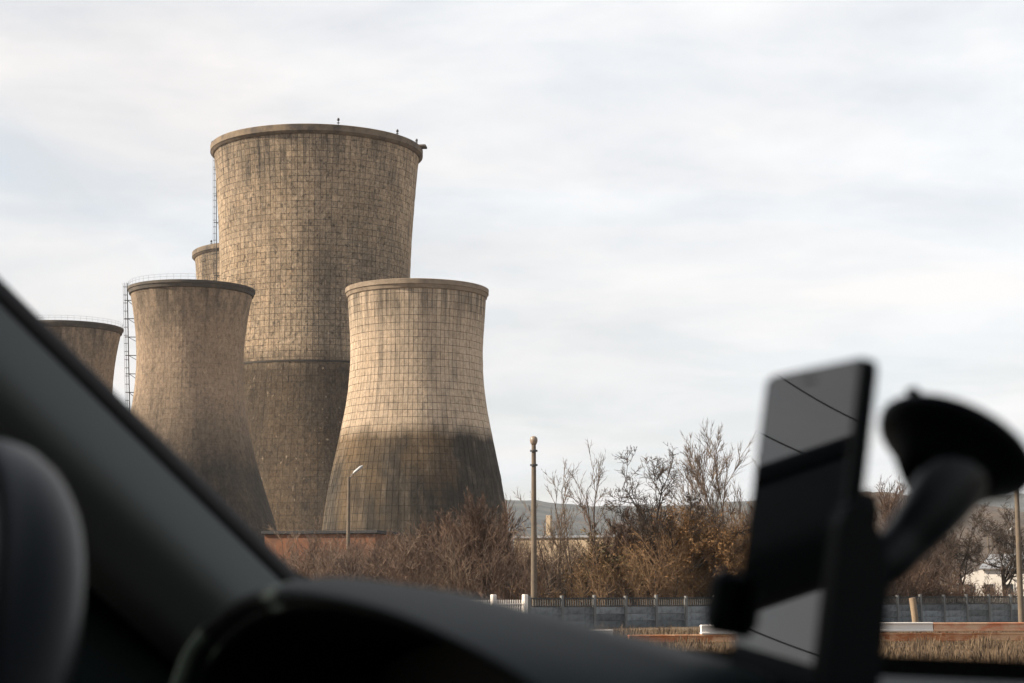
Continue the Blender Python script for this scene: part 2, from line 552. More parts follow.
def hill(name, pts, Y, depth, m, label, bump, seed, zbase=-1.0):
    """ridge whose crest passes through the given picture heights at distance Y"""
    rng = np.random.default_rng(seed)
    px = np.array([p[0] for p in pts], float); py = np.array([p[1] for p in pts], float)
    n = 260
    xs = np.linspace(px[0], px[-1], n)
    ys = np.interp(xs, px, py)
    wob = sum(np.sin(xs * f + rng.uniform(0, 6)) * a for f, a in ((0.02, 2.0), (0.06, 1.2), (0.17, 0.7), (0.5, 0.45), (1.3, 0.4)))
    crest = np.array([at(a, b - w * bump, Y) for a, b, w in zip(xs, ys, wob)])
    rows = []
    for t in np.linspace(-1, 1, 33):
        k = max(0.0, 1 - abs(t) ** 1.5)
        row = []
        for i, c in enumerate(crest):
            zz = zbase + (c[2] - zbase) * k
            nz = (math.sin(i * 0.35 + t * 9) + math.sin(i * 0.13 - t * 17 + 2)) * 0.02 * (c[2]) * (1 - k) * 1.5
            row.append((c[0] * (1 + t * depth / Y * 0.5), Y + t * depth, zz + nz * k * 2))
        rows.append(row)
    mb = MB(); mb.grid(rows)
    o = mb.build(name, m, recalc=False)
    tag(o, label, 'hill', kind='structure')
    return o


hill('far_hill', [(-900, 520), (-200, 500), (300, 496), (500, 499), (560, 502), (620, 508), (700, 506), (800, 500), (1000, 496), (1400, 505), (2200, 530)], 3200, 1100, 'far_hill',
     'distant blue grey wooded ridge behind the lamp post', 1.0, 3)
hill('near_hill', [(640, 585), (720, 545), (790, 512), (860, 494), (930, 500), (980, 509), (1040, 511), (1200, 500), (1600, 520)], 900, 330, 'hill',
     'brown wooded hill rising behind the suction cup', 1.2, 8)


# ------------------------------------------------------------------ cooling towers
def profile(D, samples, deg=5):
    zs, rs = [], []
    for (y, h) in samples:
        d = ray(512, y)
        p = d * (D / d[1])
        w = p[1] * CP + p[2] * SP
        zs.append(p[2] + CAM_Z)
        rs.append(h * w / FPX)
    zs, rs = np.array(zs), np.array(rs)
    co = np.polyfit(zs / 50, rs, deg)
    return (lambda z: np.polyval(co, np.asarray(z) / 50)), zs.max()


def tower_x(px, D, h=60.0):
    return (px - 512) / FPX * (D * CP + h * SP)


def shell_panels(fn, ztop, row_h, ncol, gap, depth, sigma, seed, rough_z=None, jit=0.7, fine_z=None):
    rng = np.random.default_rng(seed)
    nrow = max(1, int(round(ztop / row_h)))
    z = np.linspace(0, ztop, nrow + 1)
    da = 2 * math.pi / ncol
    V, T = [], []
    i, j = np.meshgrid(np.arange(nrow), np.arange(ncol), indexing='ij')
    i, j = i.ravel(), j.ravel()
    n = len(i)
    z0, z1 = z[i] + gap * rng.uniform(0.5 - jit / 2, 0.5 + jit / 2, n), z[i + 1] - gap * rng.uniform(0.5 - jit / 2, 0.5 + jit / 2, n)
    if fine_z is not None:
        low = z[i] < fine_z
        cz = (z0 + z1) / 2; hz = (z[i + 1] - z[i]) / 2
        z0 = np.where(low, cz - hz + (z0 - (cz - hz)) * 0.5, z0); z1 = np.where(low, cz + hz - ((cz + hz) - z1) * 0.5, z1)
    rm = fn((z0 + z1) / 2)
    g = gap / rm / 2
    if fine_z is not None:
        g = np.where(z[i] < fine_z, g * 0.5, g)
    a0, a1 = j * da + g * rng.uniform(1 - jit, 1 + jit, n), (j + 1) * da - g * rng.uniform(1 - jit, 1 + jit, n)
    off = np.clip(rng.normal(0, 0.2 * depth, n), -0.6 * depth, 0.6 * depth)
    r0, r1 = fn(z0) + off, fn(z1) + off
    k = math.cos(da / 2)
    def P(r, a, zz):
        return np.stack([r * np.cos(a), r * np.sin(a), zz], -1)
    f = [P(r0, a0, z0), P(r0, a1, z0), P(r1, a1, z1), P(r1, a0, z1)]
    bk = [P(r0 - depth, a0, z0), P(r0 - depth, a1, z0), P(r1 - depth, a1, z1), P(r1 - depth, a0, z1)]
    verts = np.stack(f + bk, 1).reshape(-1, 3)
    base = np.arange(n)[:, None] * 8
    q = [np.array(x) for x in ((0, 1, 2, 3), (4, 5, 1, 0), (5, 6, 2, 1), (6, 7, 3, 2), (7, 4, 0, 3))]
    quads = np.concatenate([base + x for x in q], 0)
    tone = 1 + rng.normal(0, sigma, n)
    out = rng.random(n)
    tone = np.where(out < 0.05, tone * (1 - sigma * 4), tone)
    tone = np.where(out > 0.965, tone * (1 + sigma * 3), tone)
    # courses poured together share a tone
    tone *= (1 + rng.normal(0, sigma * 0.5, nrow))[i]
    if rough_z is not None:
        rz = (z0 > rough_z)
        tone = np.where(rz, tone * (1 + rng.normal(0, sigma * 1.3, n)), tone)
    tone = np.clip(tone, 0.4, 1.4)
    warm = rng.normal(0, sigma * 0.25, n)
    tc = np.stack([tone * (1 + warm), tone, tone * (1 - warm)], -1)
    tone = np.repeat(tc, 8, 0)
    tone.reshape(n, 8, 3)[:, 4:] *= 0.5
    return verts, quads, tone


def core_shell(fn, ztop, depth, n=120, rows=60, wall=0.5):
    z = np.linspace(0, ztop, rows)
    r = fn(z) - depth
    prof = [(a, b) for a, b in zip(r, z)] + [(a - wall, b) for a, b in zip(r[::-1], z[::-1])]
    mb = MB(); mb.lathe(prof, n, True, True)
    return mb


def ladder_mesh(fn, ang, z0, z1, off, width, bracket=4.0, cage=True, thin=0.045):
    """caged ladder standing off the shell along one generator line"""
    mb = MB()
    er = np.array([math.cos(ang), math.sin(ang), 0]); et = np.array([-math.sin(ang), math.cos(ang), 0])
    def line(z, o, t):
        return er * (o) + et * t + np.array([0, 0, z])
    ro0, ro1 = off
    zz = np.linspace(z0, z1, 24)
    orad = [ro0 + (ro1 - ro0) * (z - z0) / (z1 - z0) for z in zz]
    for t in (-width / 2, width / 2):
        mb.tube([line(z, o, t) for z, o in zip(zz, orad)], thin, 4)
    for z in np.arange(z0, z1, 0.6):
        o = ro0 + (ro1 - ro0) * (z - z0) / (z1 - z0)
        mb.tube([line(z, o, -width / 2), line(z, o, width / 2)], thin * 0.7, 4)
    if cage:
        for z in np.arange(z0, z1, 1.5):
            o = ro0 + (ro1 - ro0) * (z - z0) / (z1 - z0)
            mb.tube([line(z, o + 0.75 * math.sin(a) * 1.0, -width / 2 * 1.3 * math.cos(a)) for a in np.linspace(0, math.pi, 7)], thin * 0.6, 4)
        for a in (0.6, math.pi / 2, math.pi - 0.6):
            mb.tube([line(z, o + 0.75 * math.sin(a), -width / 2 * 1.3 * math.cos(a)) for z, o in zip(zz, orad)], thin * 0.55, 4)
    for z in np.arange(z0 + 1, z1, bracket):
        o = ro0 + (ro1 - ro0) * (z - z0) / (z1 - z0)
        mb.tube([line(z, fn(z) - 0.1, 0), line(z, o + 0.6, 0)], thin * 1.6, 4)
        mb.tube([line(z - 0.9, fn(z - 0.9) - 0.1, 0), line(z, o, 0)], thin, 4)
    return mb


def railing_mesh(r, z, h=1.1, n=60, thin=0.035):
    mb = MB()
    for k in range(n):
        a = 2 * math.pi * k / n
        mb.tube([(r * math.cos(a), r * math.sin(a), z), (r * math.cos(a), r * math.sin(a), z + h)], thin, 4)
    for hh in (h, h * 0.55):
        mb.tube([(r * math.cos(a), r * math.sin(a), z + hh) for a in np.linspace(0, 2 * math.pi, n * 2 + 1)], thin, 4, cap=False)
    return mb


def make_tower(D, cx, samples, rim_y, rim_half, rim_h, rim_mat, row_h, ncol, gap, depth, sigma, m, label, seed, rough_z=None, jit=0.7, fine_z=None):
    fn, ztop = profile(D, samples)
    d = ray(512, rim_y); p = d * (D / d[1]); w = p[1] * CP + p[2] * SP
    rz = p[2] + CAM_Z
    rr = rim_half * w / FPX
    t = empty('cooling_tower', (tower_x(cx, D, ztop), D, 0), 0, label, 'cooling tower', 'cooling towers of the power station')
    core_shell(fn, ztop + 0.2, depth).build('shell', 'groove', t)
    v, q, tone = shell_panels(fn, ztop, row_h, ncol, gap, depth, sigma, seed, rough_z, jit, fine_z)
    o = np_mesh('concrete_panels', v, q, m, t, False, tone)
    o['kind'] = 'stuff'
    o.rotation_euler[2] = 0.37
    rt = float(fn(ztop))
    mb = MB()
    z0 = ztop
    mb.lathe([(rt - 0.15, z0 - 0.5), (rt + (rr - rt) * 0.35, z0 - 0.35), (rr - 0.12, rz - rim_h * 0.5 + 0.0), (rr, rz - rim_h * 0.45), (rr + 0.02, rz + rim_h * 0.42), (rr - 0.12, rz + rim_h * 0.5), (rt - 1.1, rz + rim_h * 0.5), (rt - 1.1, z0 - 0.5)], 140, False, True)
    mb.build('rim_collar', rim_mat, t)
    return t, fn, ztop, rz + rim_h * 0.5, rr


BIG = [(156.5, 101.7), (185, 99.5), (220, 96.8), (250, 95.3), (280, 94.4), (320, 94.8), (361, 97.5), (420, 104), (480, 116), (530, 130), (600, 152)]
T3S = [(296.5, 68.9), (320, 67.2), (345, 66.4), (365, 66.7), (387, 68), (405, 70), (422, 72.8), (435, 75.8), (462, 82.5), (493, 87.8), (530, 93), (600, 101)]
T2S = [(294, 60.5), (320, 55.8), (343, 53.6), (365, 53), (396, 54.5), (420, 58.2), (449, 65), (493, 78), (530, 91), (602, 115)]

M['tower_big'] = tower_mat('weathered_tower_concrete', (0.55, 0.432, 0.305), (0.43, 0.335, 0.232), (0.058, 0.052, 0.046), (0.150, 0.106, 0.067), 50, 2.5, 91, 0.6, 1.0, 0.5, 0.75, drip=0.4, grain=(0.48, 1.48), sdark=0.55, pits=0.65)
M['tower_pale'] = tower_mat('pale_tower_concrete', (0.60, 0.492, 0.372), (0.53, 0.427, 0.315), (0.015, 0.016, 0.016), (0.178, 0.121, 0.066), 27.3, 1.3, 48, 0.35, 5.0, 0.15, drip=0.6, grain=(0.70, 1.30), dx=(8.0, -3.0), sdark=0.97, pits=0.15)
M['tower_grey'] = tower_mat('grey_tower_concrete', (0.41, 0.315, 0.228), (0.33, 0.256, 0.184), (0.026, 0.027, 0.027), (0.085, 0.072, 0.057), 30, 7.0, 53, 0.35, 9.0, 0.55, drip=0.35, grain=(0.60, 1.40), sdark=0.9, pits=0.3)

big, fnb, ztb, rzb, rrb = make_tower(400, 317.3, BIG, 153, 105.5, 1.45, 'rim', 1.32, 112, 0.075, 0.08, 0.04, M['tower_big'],
                                    'tallest weathered concrete cooling tower with a dark ring joint halfway up', 11, 66, 0.4, 50)


def big_details(t):
    # dark ring joint
    zj = at(512, 361, 400 - 20.5)[2]
    r = float(fnb(zj))
    mb = MB(); mb.lathe([(r - 0.05, zj - 0.22), (r + 0.13, zj - 0.2), (r + 0.13, zj + 0.2), (r - 0.05, zj + 0.22)], 140, False, True)
    mb.build('ring_joint', 'groove', t)
    ladder_mesh(fnb, R(178), 58, rzb - 1.5, (float(fnb(58)) + 0.7, rrb - 0.9), 0.6, 6.0, True, 0.05).build('ladder', 'steel', t)
    # small aviation lamps and a broken platform on the rim
    for a, h in ((R(-73), 0.9), (R(-36), 0.6), (R(-14), 0.5), (R(-172), 0.6)):
        mb = MB()
        x, y = (rrb - 0.4) * math.cos(a), (rrb - 0.4) * math.sin(a)
        mb.tube([(x, y, rzb - 0.2), (x, y, rzb + h)], 0.07, 6)
        mb.lathe([(0.0, rzb + h), (0.26, rzb + h + 0.02), (0.28, rzb + h + 0.35), (0.15, rzb + h + 0.6), (0.0, rzb + h + 0.65)], 10, center=(x, y))
        mb.box((x, y, rzb + h * 0.5), (0.5, 0.5, 0.12))
        mb.build('warning_lamp', 'steel', t)
    a = R(-6)
    er = np.array([math.cos(a), math.sin(a), 0]); et = np.array([-er[1], er[0], 0])
    mb = MB(); mb.box(er * (rrb + 0.1) + np.array([0, 0, rzb + 0.1]), (1.9, 2.6, 0.5), (er, et, (0, 0, 1)), 0.06)
    mb.build('rim_platform', 'rim_dark', t)


big_details(big)
far = copy_tree(big)
far.location = (tower_x(273.5, 530, 97), 530, 0)
far.rotation_euler[2] = R(40)
far['label'] = 'cooling tower mostly hidden behind the tallest one, only its rim edge showing'

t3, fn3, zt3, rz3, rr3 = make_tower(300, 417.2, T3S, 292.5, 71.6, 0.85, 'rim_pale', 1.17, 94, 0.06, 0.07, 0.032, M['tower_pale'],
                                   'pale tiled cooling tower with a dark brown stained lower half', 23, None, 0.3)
t2, fn2, zt2, rz2, rr2 = make_tower(335, 192.0, T2S, 291, 63, 0.55, 'rim_dark', 0.92, 92, 0.016, 0.05, 0.022, M['tower_grey'],
                                   'smooth grey brown cooling tower with a caged ladder down its sunlit side', 37)
ladder_mesh(fn2, R(184), 20, rz2 + 1.1, (rr2 - 1.6, rr2 + 0.2), 0.75, 3.4, True, 0.05).build('ladder', 'steel', t2)
railing_mesh(rr2 - 0.15, rz2, 1.0, 56, 0.015).build('railing', 'steel', t2)
t1 = copy_tree(t2)
t1.location = (tower_x(67.5, 385, 55), 385, 0)
t1.rotation_euler[2] = R(20)
t1['label'] = 'dark grey cooling tower partly covered by the windscreen pillar'


# ------------------------------------------------------------------ plants
def grow(starts, dirs, lens, rads, levels, rng):
    """levels: dicts n (segments), k (children), ratio, angle, rr, up, wob, t0 ; returns segment arrays"""
    segs = []
    P, Dv, Ln, Rd = [np.asarray(a, float) for a in (starts, dirs, lens, rads)]
    for li, lv in enumerate(levels):
        n = lv['n']
        pts = [P]; ds = [Dv]
        d = Dv.copy(); p = P.copy()
        step = (Ln / n)[:, None]
        for s in range(n):
            d = d + rng.normal(0, lv['wob'], d.shape)
            d[:, 2] += lv['up']
            d /= np.linalg.norm(d, axis=1, keepdims=True)
            q = p + d * step
            ra = Rd * (1 - s / n * lv.get('taper', 0.75)); rb = Rd * (1 - (s + 1) / n * lv.get('taper', 0.75))
            segs.append(np.concatenate([p, q, ra[:, None], rb[:, None]], 1))
            p = q
            pts.append(p); ds.append(d)
        if li + 1 == len(levels):
            tips = (np.stack(pts, 1), np.stack(ds, 1))
            break
        nx = levels[li + 1]
        k = nx['k']
        m = len(P)
        PT = np.stack(pts, 1); DT = np.stack(ds, 1)
        t = rng.uniform(nx.get('t0', 0.25), 1.0, (m, k)) * n
        t[:, 0] = n * 0.999
        i0 = np.minimum(t.astype(int), n - 1); fr = (t - i0)[..., None]
        idx = np.arange(m)[:, None]
        cp = PT[idx, i0] * (1 - fr) + PT[idx, i0 + 1] * fr
        cd = DT[idx, i0 + 1]
        rnd = rng.normal(0, 1, cd.shape)
        rnd -= cd * (rnd * cd).sum(-1, keepdims=True)
        rnd /= np.linalg.norm(rnd, axis=-1, keepdims=True)
        ang = np.radians(rng.normal(nx['angle'], nx['angle'] * 0.3, (m, k)))[..., None]
        nd = cd * np.cos(ang) + rnd * np.sin(ang)
        nl = Ln[:, None] * nx['ratio'] * rng.uniform(0.6, 1.25, (m, k)) * (1.15 - 0.45 * t / n)
        nr = np.maximum(Rd[:, None] * nx['rr'] * (1 - 0.5 * t / n), nx.get('rmin', 0.006))
        P, Dv, Ln, Rd = cp.reshape(-1, 3), nd.reshape(-1, 3), nl.ravel(), nr.ravel()
    return np.concatenate(segs, 0), tips


def seg_mesh(segs, nside=3):
    p, q, ra, rb = segs[:, :3], segs[:, 3:6], segs[:, 6], segs[:, 7]
    d = q - p
    d /= np.linalg.norm(d, axis=1, keepdims=True) + 1e-9
    a = np.where(np.abs(d[:, 2:3]) < 0.9, np.array([[0, 0, 1.0]]), np.array([[1.0, 0, 0]]))
    u = np.cross(d, a); u /= np.linalg.norm(u, axis=1, keepdims=True)
    w = np.cross(d, u)
    vs = []
    for c, r in ((p, ra), (q, rb)):
        for k in range(nside):
            t = 2 * math.pi * k / nside
            vs.append(c + (u * math.cos(t) + w * math.sin(t)) * r[:, None])
    v = np.stack(vs, 1).reshape(-1, 3)
    b = np.arange(len(segs))[:, None] * 2 * nside
    quads = np.concatenate([b + np.array([k, (k + 1) % nside, nside + (k + 1) % nside, nside + k]) for k in range(nside)], 0)
    return v, quads


def leaf_quads(centres, size, rng):
    n = len(centres)
    a = rng.normal(0, 1, (n, 3)); a /= np.linalg.norm(a, axis=1, keepdims=True)
    b = rng.normal(0, 1, (n, 3)); b -= a * (a * b).sum(1, keepdims=True); b /= np.linalg.norm(b, axis=1, keepdims=True)
    s = (size * rng.uniform(0.6, 1.4, n))[:, None]
    v = np.stack([centres - a * s, centres + b * s * 0.5, centres + a * s, centres - b * s * 0.5], 1).reshape(-1, 3)
    q = np.arange(n)[:, None] * 4 + np.arange(4)
    return v, q


def tree(px, Y, height_py, label, twig, rng_seed, stems=1, lean=(0, 0), spread=0.25, levels=None, r0=0.2, trunk_h=0.35, cat='tree', leaves=None, nleaf=0, zoff=0.0, group='bare trees behind the fence', name='bare_tree', leaf_per=1, leaf_size=0.12):
    """trunk + crown; height given by the picture row its top reaches"""
    rng = np.random.default_rng(rng_seed)
    base = at(px, 600, Y); base[2] = zoff
    H = at(px, height_py, Y)[2] - zoff
    t = empty(name, base, 0, label, cat, group)
    st, dr, ln, rd = [], [], [], []
    for k in range(stems):
        a = rng.uniform(0, 2 * math.pi)
        s = spread if stems > 1 else 0.05
        d = np.array([lean[0] + s * math.cos(a) * rng.uniform(0.4, 1), lean[1] + s * math.sin(a) * rng.uniform(0.4, 1), 1.0])
        st.append([0.25 * math.cos(a) * (stems > 1), 0.25 * math.sin(a) * (stems > 1), -0.05]); dr.append(d / np.linalg.norm(d))
        ln.append(H * trunk_h * rng.uniform(0.85, 1.1)); rd.append(r0 * rng.uniform(0.75, 1.1))
    segs, tips = grow(st, dr, ln, rd, levels, rng)
    n0 = levels[0]['n'] * stems
    # keep the crown inside its real height
    top = segs[:, [2, 5]].max()
    k = H / top
    segs[:, :6] *= k
    v, q = seg_mesh(segs[:n0], 8)
    np_mesh('trunk', v, q, 'bark', t, True)
    v, q = seg_mesh(segs[n0:], 3)
    np_mesh('crown', v, q, twig, t)
    if leaves:
        pts = tips[0].reshape(-1, 3) * k
        sel = rng.integers(0, len(pts), nleaf)
        v, q = leaf_quads(pts[sel] + rng.normal(0, 0.10, (nleaf, 3)), leaf_size, rng)
        np_mesh('leaves', v, q, leaves, t)
    return t


LV_SPREAD = [dict(n=5, wob=0.04, up=0.02, taper=0.30),
             dict(n=6, k=7, ratio=1.35, angle=54, rr=0.72, up=0.10, wob=0.12, t0=0.5, taper=0.7),
             dict(n=5, k=7, ratio=0.55, angle=42, rr=0.62, up=0.06, wob=0.12, t0=0.3),
             dict(n=4, k=8, ratio=0.48, angle=44, rr=0.62, up=0.03, wob=0.12, t0=0.15, rmin=0.021),
             dict(n=3, k=7, ratio=0.50, angle=44, rr=0.65, up=0.03, wob=0.12, t0=0.1, rmin=0.017),
             dict(n=2, k=4, ratio=0.50, angle=36, rr=0.8, up=0.03, wob=0.12, t0=0.1, rmin=0.013)]
LV_FAN = [dict(n=5, wob=0.04, up=0.04, taper=0.35),
          dict(n=6, k=7, ratio=1.2, angle=30, rr=0.6, up=0.09, wob=0.06, t0=0.4, taper=0.7),
          dict(n=5, k=7, ratio=0.55, angle=27, rr=0.58, up=0.09, wob=0.06, t0=0.2),
          dict(n=4, k=8, ratio=0.55, angle=28, rr=0.65, up=0.08, wob=0.07, t0=0.15, rmin=0.020),
          dict(n=3, k=8, ratio=0.52, angle=28, rr=0.7, up=0.08, wob=0.07, t0=0.1, rmin=0.016)]
LV_SAPLING = [dict(n=9, wob=0.05, up=0.03, taper=0.8),
              dict(n=5, k=12, ratio=0.28, angle=32, rr=0.5, up=0.08, wob=0.06, t0=0.25),
              dict(n=4, k=6, ratio=0.5, angle=30, rr=0.7, up=0.06, wob=0.07, t0=0.15, rmin=0.018),
              dict(n=2, k=4, ratio=0.5, angle=30, rr=0.7, up=0.05, wob=0.08, t0=0.1, rmin=0.013)]
LV_BUSH = [dict(n=4, wob=0.10, up=0.03, taper=0.6),
           dict(n=4, k=8, ratio=0.62, angle=32, rr=0.6, up=0.06, wob=0.12, t0=0.2),
           dict(n=3, k=7, ratio=0.55, angle=34, rr=0.65, up=0.05, wob=0.13, t0=0.15, rmin=0.017),
           dict(n=2, k=6, ratio=0.55, angle=34, rr=0.7, up=0.04, wob=0.13, t0=0.1, rmin=0.013)]

tree(656, 118, 445, 'wide dark bare tree with a forked trunk beside the globe lamp post thicket', 'twig_dark', 24, 1, (0.02, 0), 0.1, LV_SPREAD, 0.26, 0.36)
tree(727, 128, 422, 'tall pale bare tree fanning upwards just beside the phone', 'twig_pale', 5, 1, (0, 0), 0.1, LV_FAN, 0.24, 0.36)
tree(579, 117, 437, 'tallest slender leaning sapling between lamp post and wide dark tree', 'twig_pale', 6, 3, (-0.05, 0), 0.16, LV_SAPLING, 0.085, 0.9, 'sapling')
tree(601, 121, 446, 'slender upright sapling close against the wide dark tree', 'twig_brown', 8, 2, (0.03, 0), 0.12, LV_SAPLING, 0.08, 0.9, 'sapling')
tree(545, 116, 505, 'low pale sapling directly beside the globe lamp post', 'twig_pale', 31, 4, (0.03, 0), 0.3, LV_SAPLING, 0.06, 0.85, 'sapling')
tree(630, 124, 500, 'brown bare bush screening the end of the beige building', 'twig_brown', 33, 5, (0, 0), 0.35, LV_FAN, 0.09, 0.45, 'bush')
tree(556, 116, 486, 'short thin sapling next to the globe lamp post', 'twig_pale', 9, 3, (-0.06, 0), 0.2, LV_SAPLING, 0.06, 0.9, 'sapling')
tree(472, 121, 487, 'bushy brown bare tree in front of the stained tower base', 'twig_brown', 10, 4, (0, 0), 0.42, LV_FAN, 0.13, 0.40)
tree(425, 124, 508, 'low brown bare tree in front of the pale tower', 'twig_brown', 12, 4, (0, 0), 0.45, LV_FAN, 0.11, 0.40)
tree(296, 128, 513, 'pale thin bush beside the brick wall', 'twig_pale', 13, 4, (-0.05, 0), 0.42, LV_SAPLING, 0.06, 0.8, 'bush')
tree(896, 150, 466, 'tall thin bare tree framed by the holder arm', 'twig_brown', 14, 2, (0, 0), 0.15, LV_FAN, 0.15, 0.38)
tree(967, 138, 500, 'dark crooked bare tree behind the leaning wooden stub', 'twig_dark', 15, 1, (-0.12, 0), 0.1, LV_SPREAD, 0.2, 0.36)
tree(1006, 140, 494, 'dark crooked bare tree in front of the white house', 'twig_dark', 16, 1, (0.05, 0), 0.1, LV_SPREAD, 0.2, 0.36)
tree(925, 142, 520, 'brown bare tree half hidden by the suction arm', 'twig_brown', 19, 2, (0.1, 0), 0.2, LV_SPREAD, 0.15, 0.36)
tree(690, 119, 498, 'rust coloured leafy bush between the wide dark tree and the phone', 'twig_tan', 17, 6, (0, 0), 0.5, LV_BUSH, 0.09, 0.55, 'bush', 'leaf_rust', 9000, leaf_size=0.07)
tree(744, 117, 494, 'orange brown leafy bush reaching behind the phone holder clip', 'twig_tan', 18, 6, (0, 0), 0.5, LV_BUSH, 0.09, 0.55, 'bush', 'leaf_rust', 9000, leaf_size=0.07)
tree(618, 122, 522, 'olive brown bush below the wide dark tree', 'twig_tan', 21, 6, (0, 0), 0.55, LV_BUSH, 0.08, 0.55, 'bush', 'leaf_olive', 4000)


def thicket(name, label, spans, twig, count, seed, leafmat=None, nleaf=0, cat='undergrowth'):
    """uncountable brush: many stems with side twigs; spans = (px, top row) outline"""
    rng = np.random.default_rng(seed)
    px = np.array([s[0] for s in spans], float); py = np.array([s[1] for s in spans], float)
    st, dr, ln, rd = [], [], [], []
    for k in range(count):
        x = rng.uniform(px[0], px[-1]); Y = rng.uniform(114, 146)
        b = at(x, 600, Y)
        h = (at(x, np.interp(x, px, py), Y)[2]) * rng.uniform(0.45, 1.0)
        fy = 104 + (b[0] + 1.8) * 0.765       # keep behind the fence line
        b[1] = max(b[1], fy + 3.0)
        a = rng.uniform(0, 2 * math.pi); s = rng.uniform(0, 0.35)
        d = np.array([s * math.cos(a), s * math.sin(a), 1.0])
        st.append([b[0], b[1], -0.05]); dr.append(d / np.linalg.norm(d)); ln.append(h * 0.80); rd.append(rng.uniform(0.03, 0.07))
    segs, tips = grow(st, dr, ln, rd, [dict(n=4, wob=0.10, up=0.03, taper=0.6),
                                       dict(n=3, k=10, ratio=0.42, angle=36, rr=0.6, up=0.04, wob=0.13, t0=0.1, rmin=0.020),
                                       dict(n=2, k=6, ratio=0.5, angle=38, rr=0.75, up=0.03, wob=0.14, t0=0.1, rmin=0.014)], rng)
    v, q = seg_mesh(segs, 3)
    o = np_mesh(name, v, q, twig)
    tag(o, label, cat, kind='stuff')
    if leafmat:
        pts = tips[0].reshape(-1, 3)
        sel = rng.integers(0, len(pts), nleaf)
        v, q = leaf_quads(pts[sel] + rng.normal(0, 0.12, (nleaf, 3)), 0.065, rng)
        l = np_mesh('leaves', v, q, leafmat, o)
    return o


thicket('undergrowth', 'dense brown leafless brush in front of the towers', [(250, 562), (285, 552), (305, 536), (340, 531), (380, 530), (420, 524), (460, 512), (500, 516), (540, 545)], 'twig_brown', 980, 40)
thicket('undergrowth', 'pale straw coloured stems among the brush before the towers', [(260, 555), (330, 540), (420, 524), (500, 518), (545, 545)], 'twig_pale', 260, 45)
thicket('undergrowth', 'tan and rust coloured brush around the lamp post and trees', [(520, 565), (560, 548), (600, 536), (640, 522), (700, 503), (760, 498), (800, 505)], 'twig_tan', 650, 41, 'leaf_rust', 14000)
thicket('undergrowth', 'dark tangled brush low behind the concrete fence', [(520, 575), (620, 566), (700, 562), (800, 566)], 'twig_dark', 420, 42, 'leaf_olive', 7000)
thicket('undergrowth', 'brown leafless brush behind the leaning wooden stub', [(830, 550), (880, 530), (930, 538), (965, 560), (985, 580), (1060, 584)], 'twig_brown', 420, 43)


# ------------------------------------------------------------------ buildings
def window(parent, c, w, h, axes, fm='white_render'):
    mb = MB(); mb.box(c, (w + 0.2, 0.12, h + 0.2), axes)
    f = mb.build('window', fm, parent)
    mb = MB(); mb.box(np.array(c) - 0.06 * np.array(axes[1]), (w, 0.06, h), axes)
    mb.build('pane', 'pane', f)


def brick_building():
    a, b = at(268, 560, 205), at(386, 560, 205)
    zt = at(300, 533, 205)[2]
    t = empty('brick_building', ((a[0] + b[0]) / 2, 210, 0), R(-14), 'low orange brick building with a flat black roof below the towers', 'building')
    w = b[0] - a[0]
    mb = MB(); mb.box((0, 0, zt / 2 - 0.05), (w, 8, zt - 0.1)); mb.build('wall', 'brick', t)
    mb = MB(); mb.box((0, 0, zt + 0.12), (w + 0.6, 8.6, 0.34), None, 0.03); mb.build('roof', 'roofing', t)
    mb = MB(); mb.box((w / 2 - 3.0, -4.04, 1.1), (1.1, 0.08, 2.2)); mb.build('door', 'roofing', t)


brick_building()


def beige_building():
    a, b = at(527, 560, 190), at(645, 560, 190)
    zt = at(580, 537, 190)[2]; w = b[0] - a[0]
    t = empty('warehouse', ((a[0] + b[0]) / 2, 197, 0), R(-24), 'long beige flat roofed building glimpsed through the saplings', 'building')
    mb = MB(); mb.box((0, 0, zt / 2), (w, 9, zt)); mb.build('wall', 'beige', t)
    mb = MB(); mb.box((0, 0, zt + 0.1), (w + 0.4, 9.4, 0.25), None, 0.03); mb.build('roof', 'roof_grey', t)
    for k in range(5):
        window(t, (-w / 2 + 1.6 + k * 2.2, -4.53, zt - 3.2), 1.1, 1.1, np.eye(3), 'beige')
    mb = MB(); mb.box((-w / 2 + 1.7, 1, zt + 1.3), (0.55, 0.55, 2.6), None, 0.04); mb.build('chimney', 'beige', t)


beige_building()


